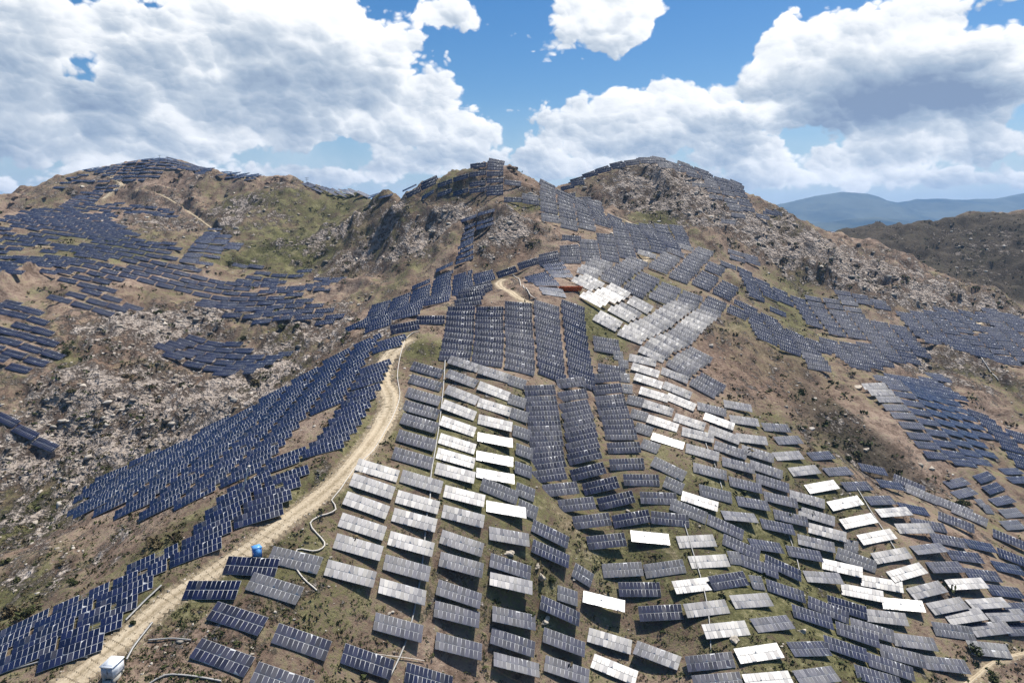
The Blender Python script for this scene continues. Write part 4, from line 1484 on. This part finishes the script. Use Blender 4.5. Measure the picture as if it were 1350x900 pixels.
# ------------------------------------------------------------------ blue cabin by the track
g = hit(339, 733)
bc = empty("blue_cabin", (g.x, g.y, g.z - .1), R(38))
label(bc, 'small blue metal cabin standing where the dirt track meets the panels', 'cabin')
add_obj("wall", boxes([(-.75, .75, -.75, .75, 0, 2.1)], "wall"), bc, [blue_paint])
rf = add_obj("roof", mesh_np("roof", np.array([(-.85, -.85, 2.103), (.85, -.85, 2.103), (.85, .85, 2.103), (-.85, .85, 2.103), (-.85, -.85, 2.2), (.85, -.85, 2.2), (.85, .85, 2.2), (-.85, .85, 2.2), (-.3, -.3, 2.42), (.3, -.3, 2.42), (.3, .3, 2.42), (-.3, .3, 2.42)]),
                            np.array([(0, 3, 2, 1), (0, 1, 5, 4), (1, 2, 6, 5), (2, 3, 7, 6), (3, 0, 4, 7), (4, 5, 9, 8), (5, 6, 10, 9), (6, 7, 11, 10), (7, 4, 8, 11), (8, 9, 10, 11)])), bc, [blue_roof])
dr = add_obj("door", boxes([(-.5, .5, -.79, -.753, .08, 1.95)], "door"), bc, [blue_roof])
add_obj("handle", boxes([(.32, .4, -.84, -.793, .95, 1.15)], "handle"), dr, [dark_metal])

# ------------------------------------------------------------------ orange site container on the crest
for px, w_, lab in ((744, 2.2, 'short orange skip at the left under the crest panels'), (757, 3.4, 'longer orange skip at the right under the crest panels')):
    g = hit(px, 383)
    oc = empty("orange_skip", (g.x, g.y, g.z - .2), R(8))
    label(oc, lab, 'skip', 'orange skips on the crest')
    h_ = w_
    v = np.array([(-h_ * .8, -1.0, 0), (h_ * .8, -1.0, 0), (h_ * .8, 1.0, 0), (-h_ * .8, 1.0, 0), (-h_, -1.15, 1.8), (h_, -1.15, 1.8), (h_, 1.15, 1.8), (-h_, 1.15, 1.8)])
    add_obj("hull", mesh_np("hull", v, BOX_F[[0, 2, 3, 4, 5]]), oc, [orange_paint])
    add_obj("rim", boxes([(-h_ - .08, h_ + .08, -1.27, -1.1, 1.74, 1.9), (-h_ - .08, h_ + .08, 1.1, 1.27, 1.74, 1.9), (-h_ - .08, -h_ + .1, -1.097, 1.097, 1.74, 1.9), (h_ - .1, h_ + .08, -1.097, 1.097, 1.74, 1.9)], "rim"), oc, [orange_paint])
    add_obj("load", boxes([(-h_ * .86, h_ * .86, -1.0, 1.0, 1.2, 1.5)], "load"), oc, [rust_red])


# ------------------------------------------------------------------ ducts and hoses lying on the ground
def ground_line(pix, stepm=1.0):
    pl = [hit(*p) for p in pix]
    pl = [np.array((q.x, q.y)) for q in pl if q is not None]
    pl = [2 * pl[0] - pl[1]] + pl + [2 * pl[-1] - pl[-2]]
    out = []
    for i in range(1, len(pl) - 2):
        p0, p1, p2, p3 = pl[i - 1:i + 3]
        n = max(2, int(np.linalg.norm(p2 - p1) / stepm))
        for k in range(n):
            t = k / n
            out.append(.5 * (2 * p1 + (p2 - p0) * t + (2 * p0 - 5 * p1 + 4 * p2 - p3) * t * t + (3 * p1 - p0 - 3 * p2 + p3) * t ** 3))
    out.append(pl[-2])
    return np.array(out)


def tube(name, pix, w, h, lift, m_, lab, cat, group=None, sides=8, square=False):
    pl = ground_line(pix)
    z = np.array([gz_at(*q) for q in pl])
    for _ in range(2):
        z[1:-1] = np.maximum(z[1:-1], (z[:-2] + z[2:]) / 2)
    tan = np.gradient(pl, axis=0)
    tan /= np.linalg.norm(tan, axis=1)[:, None] + 1e-9
    nr = np.stack([-tan[:, 1], tan[:, 0]], 1)
    if square:
        ring = [(-1, -1), (1, -1), (1, 1), (-1, 1)]
    else:
        ring = [(math.cos(a * 2 * math.pi / sides), math.sin(a * 2 * math.pi / sides)) for a in range(sides)]
    k = len(ring)
    v = np.array([(q[0] + n_[0] * a * w / 2, q[1] + n_[1] * a * w / 2, zz + lift + h / 2 + b * h / 2) for q, n_, zz in zip(pl, nr, z) for a, b in ring])
    n = len(pl)
    f = np.array([(i * k + j, i * k + (j + 1) % k, (i + 1) * k + (j + 1) % k, (i + 1) * k + j) for i in range(n - 1) for j in range(k)])
    me = mesh_np(name, v, f)
    o = add_obj(name, me, None, [m_], smooth=not square)
    label(o, lab, cat, group)
    return o


tube("cable_duct", [(587, 474), (583, 527), (575, 587), (568, 630), (567, 657), (563, 680), (557, 743), (550, 787), (536, 845), (511, 900)], .32, .22, .3, duct_mat, 'long straight grey cable duct running down the left slope between panel columns', 'cable duct', square=True)
tube("white_hose", [(437, 660), (443, 675), (424, 680), (409, 690), (417, 703), (428, 717), (425, 724), (413, 728), (392, 725), (389, 745), (400, 763), (418, 779)], .34, .3, .04, hose_mat, 'pale hose winding in loops between the panels below the track', 'hose')
tube("white_hose", [(437, 660), (449, 645), (468, 617), (492, 594), (508, 568), (519, 547), (527, 522), (524, 494), (529, 465), (538, 445), (553, 437)], .26, .24, .04, hose_mat, 'pale hose following the right edge of the dirt track uphill', 'hose')
tube("cable_tray", [(166, 819), (190, 795), (213, 773)], .34, .2, .25, duct_mat, 'short grey cable tray between the dark strip and the track', 'cable tray', square=True)
tube("cable_tray", [(167, 871), (180, 850), (201, 822)], .3, .2, .25, duct_mat, 'short grey cable tray beside the white cabinet', 'cable tray', square=True)
tube("cable_tray", [(0, 888), (45, 875), (92, 865), (116, 867)], .3, .2, .1, duct_mat, 'grey cable tray crossing the grass at the lower left corner', 'cable tray', square=True)
tube("cable_duct", [(196, 845), (222, 843), (252, 845)], .2, .2, .2, duct_mat, 'short grey duct reaching the front panel from the left', 'cable duct', square=True)
tube("cable_duct", [(196, 903), (218, 891), (250, 892), (292, 899)], .26, .22, .15, duct_mat, 'bent grey duct at the bottom edge right of the cabinet', 'cable duct', square=True)
tube("cable_duct", [(1130, 645), (1141, 663), (1158, 690), (1177, 720), (1188, 738)], .24, .18, .25, duct_mat, 'grey duct under the curved rows on the right slope', 'cable duct', square=True)
tube("cable_duct", [(902, 690), (920, 750), (930, 787), (935, 820), (937, 858)], .22, .18, .25, duct_mat, 'grey duct down the lower middle slope beside the gully rows', 'cable duct', square=True)
tube("cable_duct", [(1031, 686), (1042, 713), (1051, 740), (1056, 765)], .22, .18, .25, duct_mat, 'grey duct among pale tables in the middle of the right slope', 'cable duct', square=True)
tube("cable_duct", [(924, 563), (932, 590), (940, 607), (952, 645)], .22, .18, .25, duct_mat, 'grey duct high on the right slope near the bare brown hillside', 'cable duct', square=True)
tube("cable_duct", [(1292, 472), (1303, 486), (1316, 502)], .5, .3, .2, duct_mat, 'short pale duct on the scrubby slope at far right', 'cable duct', square=True)
tube("white_hose", [(676, 362), (684, 368), (690, 378), (698, 388), (706, 394)], .4, .3, .03, hose_mat, 'thin pale line curving over the grassy knoll', 'hose')
tube("cable_duct", [(478, 862), (520, 868), (560, 874)], .16, .12, .5, hose_mat, 'thin pale cable linking the front panels', 'cable')


# ------------------------------------------------------------------ poles and pylons
def pole(name, px, py, hgt, r0, m_, lab, cat, lean=(0, 0), arms=0, group=None, head=False):
    g = hit(px, py)
    root = empty(name, (g.x, g.y, g.z - .3))
    label(root, lab, cat, group)
    k, n = 8, 6
    v = [((r0 * (1 - .5 * i / (n - 1))) * math.cos(a * 2 * math.pi / k) + lean[0] * i / (n - 1), (r0 * (1 - .5 * i / (n - 1))) * math.sin(a * 2 * math.pi / k) + lean[1] * i / (n - 1), hgt * i / (n - 1)) for i in range(n) for a in range(k)]
    f = [(i * k + j, i * k + (j + 1) % k, (i + 1) * k + (j + 1) % k, (i + 1) * k + j) for i in range(n - 1) for j in range(k)]
    add_obj("shaft", mesh_np("shaft", np.array(v), np.array(f)), root, [m_], True)
    for i in range(arms):
        z = hgt * (.95 - .16 * i)
        add_obj("crossarm", boxes([(-1.6 + .2 * i, 1.6 - .2 * i, -.08, .08, z - .1, z + .1)], "crossarm"), root, [m_])
    if head:
        add_obj("camera_box", boxes([(lean[0] - .25, lean[0] + .25, lean[1] - .35, lean[1] + .35, hgt + .003, hgt + .4)], "camera_box"), root, [m_])
    return root


pole("white_pole", 317, 654, 6.5, .28, hose_mat, 'leaning white pole among the dark panels left of the track', 'pole', lean=(1.6, 2.0), head=True)
pole("lamp_pole", 831, 384, 8.5, .20, duct_mat, 'tall thin pale pole standing between rows near the crest', 'pole', head=True)
pole("utility_pole", 405, 246, 8.0, .22, dark_metal, 'tiny utility pole on the skyline right of the red outcrop', 'utility pole', arms=2)
pole("utility_pole", 211, 213, 6.0, .22, dark_metal, 'tiny utility pole on the top of the far left hill', 'utility pole', arms=1)
pole("white_pole", 1035, 704, 3.4, .14, hose_mat, 'short white pole behind a pale table on the right slope', 'pole')
pole("white_pole", 812, 378, 4.0, .16, hose_mat, 'short white pole left of the tall pale pole near the crest', 'pole')


# ------------------------------------------------------------------ boulders and outcrops
def icosphere(sub):
    t = (1 + 5 ** .5) / 2
    v = [(-1, t, 0), (1, t, 0), (-1, -t, 0), (1, -t, 0), (0, -1, t), (0, 1, t), (0, -1, -t), (0, 1, -t), (t, 0, -1), (t, 0, 1), (-t, 0, -1), (-t, 0, 1)]
    f = [(0, 11, 5), (0, 5, 1), (0, 1, 7), (0, 7, 10), (0, 10, 11), (1, 5, 9), (5, 11, 4), (11, 10, 2), (10, 7, 6), (7, 1, 8), (3, 9, 4), (3, 4, 2), (3, 2, 6), (3, 6, 8), (3, 8, 9), (4, 9, 5), (2, 4, 11), (6, 2, 10), (8, 6, 7), (9, 8, 1)]
    v = [np.array(q) / np.linalg.norm(q) for q in v]
    for _ in range(sub):
        mid, nf = {}, []

        def m_(a, b):
            k = (min(a, b), max(a, b))
            if k not in mid:
                q = v[a] + v[b]
                v.append(q / np.linalg.norm(q))
                mid[k] = len(v) - 1
            return mid[k]
        for a, b, c in f:
            ab, bc_, ca_ = m_(a, b), m_(b, c), m_(c, a)
            nf += [(a, ab, ca_), (b, bc_, ab), (c, ca_, bc_), (ab, bc_, ca_)]
        f = nf
    return np.array(v), np.array(f)


IV2, IF2 = icosphere(3)
IV1, IF1 = icosphere(1)
IV0, IF0 = icosphere(0)


def rocky(v, seed, rough=.45):
    """cut a ball by random planes and roughen it"""
    r = np.random.default_rng(seed)
    q = v.copy()
    for _ in range(14):
        n = r.normal(size=3)
        n /= np.linalg.norm(n)
        d = r.uniform(.35, .8)
        s_ = q @ n - d
        q = q - np.where(s_ > 0, s_, 0)[:, None] * n
    k = 1 + rough * (fbm(q[:, 0] * 2.3 + q[:, 2] * 1.7 + seed, q[:, 1] * 2.3 - q[:, 2] * 1.3, seed % 97, 4) - .5)
    return q * k[:, None]


def boulder(px, py, sx, sy, sz, m_, lab, seed, rz=0.0, name="boulder"):
    g = hit(px, py)
    sx, sy, sz = sx * .72, sy * .72, sz * .72
    v = rocky(IV2, seed, .8) * np.array((sx, sy, sz))
    c, s_ = math.cos(rz), math.sin(rz)
    v = np.stack([v[:, 0] * c - v[:, 1] * s_, v[:, 0] * s_ + v[:, 1] * c, v[:, 2] + sz * .15], -1)
    o = add_obj(name, mesh_np(name, v, IF2), None, [m_])
    o.location = (g.x, g.y, g.z)
    label(o, lab, 'rock', 'larger rocks on the slopes')
    return o


boulder(713, 762, 2.0, 2.6, 2.2, pale_rock, 'tallest pale boulder left of the gully beside the dark bush', 31, .4)
boulder(708, 748, 1.3, 1.6, 1.3, pale_rock, 'small pale rock just above the tallest boulder by the gully', 32)
boulder(719, 818, 2.2, 1.5, 1.1, pale_rock, 'flat cream rock below the dark bush left of the gully', 33, .5)
boulder(672, 730, 2.2, 1.2, .9, pale_rock, 'low cream rock above two pale tables in the left slope', 34)
boulder(756, 764, .9, 1.0, .8, pale_rock, 'small pale rock beside the short dusty table by the gully', 35)
boulder(968, 844, 2.0, 1.6, 1.3, pale_rock, 'pale boulder between two tables near the bottom centre right', 36)
boulder(1058, 832, 2.4, 1.4, .9, pale_rock, 'low tan rock behind a table near the bottom right', 37)
boulder(1037, 537, 1.8, 1.6, 1.4, pale_rock, 'lone cream rock on the bare brown hillside above the right tables', 38)
boulder(1140, 594, 2.4, 2.0, 1.8, pale_rock, 'pale rock at the head of the shaded scrub gully on the right', 39)
boulder(1228, 618, 3.0, 2.0, 1.4, pale_rock, 'tan ledge at the foot of the ladder of panels on the right', 40)
boulder(1132, 512, 4.0, 3.0, 2.2, pale_rock, 'big tan ledge left of the ladder of panels on the right', 41)


def outcrop(px, py, n, spread, h, lab, seed):
    """a knot of jagged ledges half sunk in the crest, one mesh"""
    g = hit(px, py)
    r = np.random.default_rng(seed)
    V, F, k = [], [], 0
    for i in range(n):
        ox, oy = r.normal(0, spread * .5), r.normal(0, spread * .35)
        s_ = r.uniform(.5, 1.0) * math.exp(-(ox * ox + oy * oy) / spread ** 2)
        v = rocky(IV2, seed * 7 + i, 1.1) * np.array((r.uniform(.8, 1.5) * h * .9, r.uniform(.7, 1.2) * h * .8, h * s_ * 1.15))
        a = r.uniform(0, 3)
        v = np.stack([v[:, 0] * math.cos(a) - v[:, 1] * math.sin(a) + ox, v[:, 0] * math.sin(a) + v[:, 1] * math.cos(a) + oy, v[:, 2] + gz_at(g.x + ox, g.y + oy) - g.z - h * .12], -1)
        V.append(v)
        F.append(IF2 + k)
        k += len(v)
    o = add_obj("rock_outcrop", mesh_np("rock_outcrop", np.concatenate(V), np.concatenate(F)), None, [rust_red])
    o.location = g
    label(o, lab, 'rock outcrop', 'rock outcrops on the skyline')


for (px, py, n, spread, h, lab, sd) in [(370, 236, 9, 13, 4.6, 'red brown craggy outcrop crowning the skyline left of the middle peak', 51), (233, 234, 8, 14, 3.4, 'brown craggy outcrop below the far left hilltop panels', 53),
                                        (682, 230, 6, 8, 2.6, 'tan craggy knob right of the panels on the middle peak', 54), (22, 262, 9, 20, 3.6, 'reddish crags at the far left edge of the ridge', 55)]:
    outcrop(px, py, n, spread, h, lab, sd)


# ------------------------------------------------------------------ shrubs
def leaf_cloud(n, seed, flat=.75, size=.30):
    r = np.random.default_rng(seed)
    lobes = [(0, 0, .45, .62)] + [(r.normal() * .45, r.normal() * .45, r.uniform(.25, .65), r.uniform(.3, .5)) for _ in range(5)]
    V, F = [], []
    for i in range(n):
        cx, cy, cz, rad = lobes[r.integers(len(lobes))]
        d = r.normal(size=3)
        d /= np.linalg.norm(d)
        c = np.array((cx, cy, cz)) + d * rad * r.uniform(.55, 1.05)
        c[2] = max(c[2] * flat, .02)
        a = r.normal(size=3)
        a /= np.linalg.norm(a)
        b = np.cross(a, d + r.normal(size=3) * .6)
        b /= np.linalg.norm(b) + 1e-9
        s1, s2 = size * r.uniform(.5, 1.1), size * r.uniform(.3, .7)
        V += [c - a * s1, c + b * s2, c + a * s1, c - b * s2]
        F.append((4 * i, 4 * i + 1, 4 * i + 2, 4 * i + 3))
    return np.array(V), np.array(F)


leafm, T, B = mat("shrub_leaves")
rnd = T.new('ShaderNodeNewGeometry').outputs['Random Per Island']
ta = T.new('ShaderNodeAttribute', attribute_name="tone").outputs['Fac']
oi2 = T.new('ShaderNodeObjectInfo').outputs['Random']
tt = T.math('FRACT', T.math('ADD', ta, oi2))
lc = T.mix(rnd, (.022, .030, .010, 1), (.075, .085, .030, 1))
dryc = T.mix(rnd, (.06, .045, .025, 1), (.18, .14, .075, 1))
T.put(B.inputs['Base Color'], T.mix(T.mapr(tt, .45, .95), lc, dryc))
B.inputs['Roughness'].default_value = .8
B.inputs['Specular IOR Level'].default_value = .15
bark = plain("bark", (.09, .065, .045), .9)
LEAFY = [mesh_np("leaves", *leaf_cloud(260, 70 + i, .85, .17)) for i in range(4)]
for q in LEAFY:
    q.materials.append(leafm)


def stem_mesh():
    v, f, n = [], [], 0
    r = np.random.default_rng(5)
    for i in range(5):
        a = i * 1.3
        top = np.array((math.cos(a) * .4, math.sin(a) * .4, .6))
        for (p_, w_) in ((np.array((0, 0, -.25)), .06), (top * .5 + r.normal(size=3) * .04, .04), (top, .015)):
            v += [p_ + (w_, 0, 0), p_ + (-w_ / 2, w_, 0), p_ + (-w_ / 2, -w_, 0)]
        for s_ in range(2):
            for j in range(3):
                f.append((n + s_ * 3 + j, n + s_ * 3 + (j + 1) % 3, n + s_ * 3 + 3 + (j + 1) % 3, n + s_ * 3 + 3 + j))
        n += 9
    me = mesh_np("stem", np.array(v), np.array(f))
    me.materials.append(bark)
    return me


STEM = stem_mesh()
SHRUBS = [(695, 808, 1.9, 'round dark bush below a bright white table left of the gully'), (728, 766, 1.7, 'dark green bush right of the tallest boulder by the gully'), (688, 611, 1.2, 'small dark bush among the narrow dusty tables'),
          (1278, 858, 2.9, 'large green bush left of the broken panel patch at lower right'), (1312, 893, 2.3, 'dark bush beside the footpath in the lower right corner'), (12, 812, 2.6, 'big olive bush at the left edge above the dark strip'),
          (36, 812, 2.2, 'yellow green bush beside the big olive bush at the left edge'), (208, 716, 2.4, 'dark bush under the single row left of the dark strip'), (228, 712, 2.6, 'wide dark bush directly below the outer dark patch'),
          (8, 742, 1.9, 'lone dark shrub at the left edge of the scrubby valley side'), (22, 768, 1.7, 'dark shrub below the lone shrub at the left edge'), (133, 563, 2.6, 'dark green bush alone on the pale rocks of the left valley'),
          (93, 516, 2.0, 'small green bush high on the pale rocks at left'), (88, 468, 3.2, 'green bush in the cleft below the left panel field'), (168, 498, 3.2, 'dark bush in the hollow of the pale rocks'), (333, 506, 3.4, 'dark bushy clump under the isolated rock patch of panels'),
          (213, 413, 3.6, 'dark bush above the isolated panel patch in the left valley'), (372, 434, 3.6, 'green bush right of the isolated panel patch'), (392, 432, 2.8, 'smaller green bush right of the isolated panel patch'), (1268, 664, 2.6, 'dark bush right of the slanting shoulder row'),
          (1130, 602, 2.6, 'dark green bush at the top of the curved rows on the right'), (1118, 606, 2.0, 'smaller bush left of the dark bush above the curved rows'), (97, 770, 1.4, 'bright green bush on the scrub above the dark strip'), (1060, 520, 2.8, 'dark bush at the foot of the far panel tongue in the right gully'),
          (320, 447, 2.6, 'small bush on the rocks above the isolated panel patch'), (176, 822, 1.0, 'small green bush between track and cabinet trays')]
for i, (px, py, r_, lab) in enumerate(SHRUBS):
    g = hit(px, py)
    root = empty("shrub", (g.x, g.y, g.z - .1), i * 1.1)
    root.scale = (r_, r_ * random.uniform(.85, 1.15), r_ * random.uniform(.75, 1.0))
    label(root, lab, 'shrub', 'shrubs on the slopes')
    o = bpy.data.objects.new("foliage", LEAFY[i % 4])
    col.objects.link(o)
    o.parent = root
    o = bpy.data.objects.new("stem", STEM)
    col.objects.link(o)
    o.parent = root

# ------------------------------------------------------------------ low scrub and loose stones : far too many to count
TP = np.concatenate([t[2] for t in TRK])
NEARW = np.concatenate([np.full(len(t[2]), t[1]) for t in TRK])


def under_table(x, y, m):
    ix, iy = int(x // 12), int(y // 12)
    for a in (-1, 0, 1):
        for b in (-1, 0, 1):
            for t in HASH.get((ix + a, iy + b), ()):
                dx, dy = x - t.c.x, y - t.c.y
                ux, uy = t.u.x, t.u.y
                k = math.hypot(ux, uy)
                if abs(dx * ux + dy * uy) / k < t.n * .4625 + m and abs(dy * ux - dx * uy) / k < 1.9 + m:
                    return True
    return False


def sample_ground(n, fn, ymin=215):
    out = []
    xs = rng.uniform(-60, 1410, n)
    ys = ymin + (rng.uniform(0, 1, n) ** .85) * (960 - ymin)
    for px, py in zip(xs, ys):
        g = hit(px, py)
        if g is None or g.length > 1100:
            continue
        if ((np.abs(TP - np.array((g.x, g.y))).max(1)) < NEARW * .5 + .3).any():
            continue
        if under_table(g.x, g.y, .3 if g.length < 330 else .8):
            continue
        out.append((g.x, g.y, g.z, (g - ORIG).length))
    return np.array(out)


def scatter(name, pts4, variants, size, m_, lab, flat=(.7, 1.1), sink=.1):
    AV, AF, AT, n = [], [], [], 0
    for (x, y, z, d), s_ in zip(pts4, size):
        v, f = variants[rng.integers(len(variants))]
        a = rng.uniform(0, 6.28)
        c, sn = math.cos(a), math.sin(a)
        k = rng.uniform(*flat)
        w_ = np.stack([(v[:, 0] * c - v[:, 1] * sn) * s_ + x, (v[:, 0] * sn + v[:, 1] * c) * s_ + y, v[:, 2] * s_ * k + z - sink * s_], -1)
        AV.append(w_)
        AF.append(f + n)
        AT.append(np.full(len(f), rng.random()))
        n += len(v)
    me = mesh_np(name, np.concatenate(AV), np.concatenate(AF))
    a = me.attributes.new("tone", 'FLOAT', 'FACE')
    a.data.foreach_set('value', np.concatenate(AT).astype(np.float32))
    o = add_obj(name, me, None, [m_])
    o['kind'] = 'stuff'
    o['label'] = lab
    o['category'] = 'scrub' if 'scrub' in name else 'stones'
    return o


CL = [leaf_cloud(12, 200 + i, .7, .42) for i in range(10)]
sp = sample_ground(13000, None)
cg = np.clip(cover(1, sp[:, 0], sp[:, 1]), 0, 1)
cr = np.clip(cover(0, sp[:, 0], sp[:, 1]), 0, 1)
cd = np.clip(cover(3, sp[:, 0], sp[:, 1]), 0, 1)
clumpy = fbm(sp[:, 0] / 16, sp[:, 1] / 16, 301, 3)
keepm = rng.random(len(sp)) < np.clip(.15 + .5 * cg + .5 * cd + 2.6 * (clumpy - .45), .05, 1)
sp = sp[keepm]
sz = np.clip(sp[:, 3] * rng.lognormal(-5.55, .40, len(sp)), .22, 2.4)
sn = sample_ground(34000, None, 430)
sn = sn[sn[:, 3] < 300]
cl2 = fbm(sn[:, 0] / 7, sn[:, 1] / 7, 351, 3)
sn = sn[rng.random(len(sn)) < np.clip(.35 + 3.2 * (cl2 - .5), .08, 1)]
sp = np.concatenate([sp, sn])
sz = np.concatenate([sz, rng.lognormal(-1.05, .42, len(sn))])
scatter("low_scrub", sp, CL, sz, leafm, 'low dark scrub and dry tufts scattered over all the slopes')
RK = [(rocky(IV0 if i % 2 else IV1, 400 + i, .5) * np.array((1, .8, .6)), IF0 if i % 2 else IF1) for i in range(8)]
rp_ = sample_ground(17000, None)
cr = np.clip(cover(0, rp_[:, 0], rp_[:, 1]), 0, 1)
clumpy = fbm(rp_[:, 0] / 12, rp_[:, 1] / 12, 331, 3)
keepm = rng.random(len(rp_)) < np.clip(.04 + .65 * cr * (clumpy > .45) + 1.2 * (clumpy - .5), .03, 1)
rp_ = rp_[keepm]
sz = np.clip(rp_[:, 3] * rng.lognormal(-6.25, .5, len(rp_)) * (1 + .9 * cr[keepm]), .10, 3.0)
ed = []
for (nm, w, pl, zc, lab) in TRK:
    if nm in ('main', 'bend', 'south'):
        tn = np.gradient(pl, axis=0)
        tn /= np.linalg.norm(tn, axis=1)[:, None] + 1e-9
        for k in range(len(pl) * (9 if nm == 'main' else 4)):
            i_ = rng.integers(len(pl))
            o_ = (w * .5 + abs(rng.normal(0, .7)) - .25) * rng.choice((-1, 1))
            x_, y_ = pl[i_, 0] - tn[i_, 1] * o_ + rng.normal(0, .4), pl[i_, 1] + tn[i_, 0] * o_ + rng.normal(0, .4)
            ed.append((x_, y_, gz_at(x_, y_), 150))
rp_ = np.concatenate([rp_, np.array(ed)])
sz = np.concatenate([sz, np.clip(rng.lognormal(-1.75, .5, len(ed)), .06, .55)])
stone, T, B = mat("loose_stone")
ta = T.new('ShaderNodeAttribute', attribute_name="tone").outputs['Fac']
T.put(B.inputs['Base Color'], T.ramp(ta, [(0, (.16, .13, .10)), (.5, (.30, .26, .21)), (1, (.48, .435, .37))]))
B.inputs['Roughness'].default_value = .95
scatter("loose_stones", rp_, RK, sz, stone, 'loose pale stones strewn over the slopes', sink=.12, flat=(.5, 1.0))

# ------------------------------------------------------------------ the air
hz = boxes([(-13000, 13000, -300, 13000, -60, 560)], "haze")
hm = bpy.data.materials.new("haze")
hm.use_nodes = True
hn = hm.node_tree
hn.nodes.clear()
pv = hn.nodes.new('ShaderNodeVolumePrincipled')
pv.inputs['Color'].default_value = (.36, .58, .92, 1)
pv.inputs['Density'].default_value = 7e-5
pv.inputs['Anisotropy'].default_value = .2
hn.links.new(pv.outputs[0], hn.nodes.new('ShaderNodeOutputMaterial').inputs['Volume'])
ho = add_obj("haze", hz, None, [hm])
ho['kind'] = 'stuff'
ho['label'] = 'thin blue haze fading the far mountains'
ho['category'] = 'haze'
ho.display_type = 'WIRE'
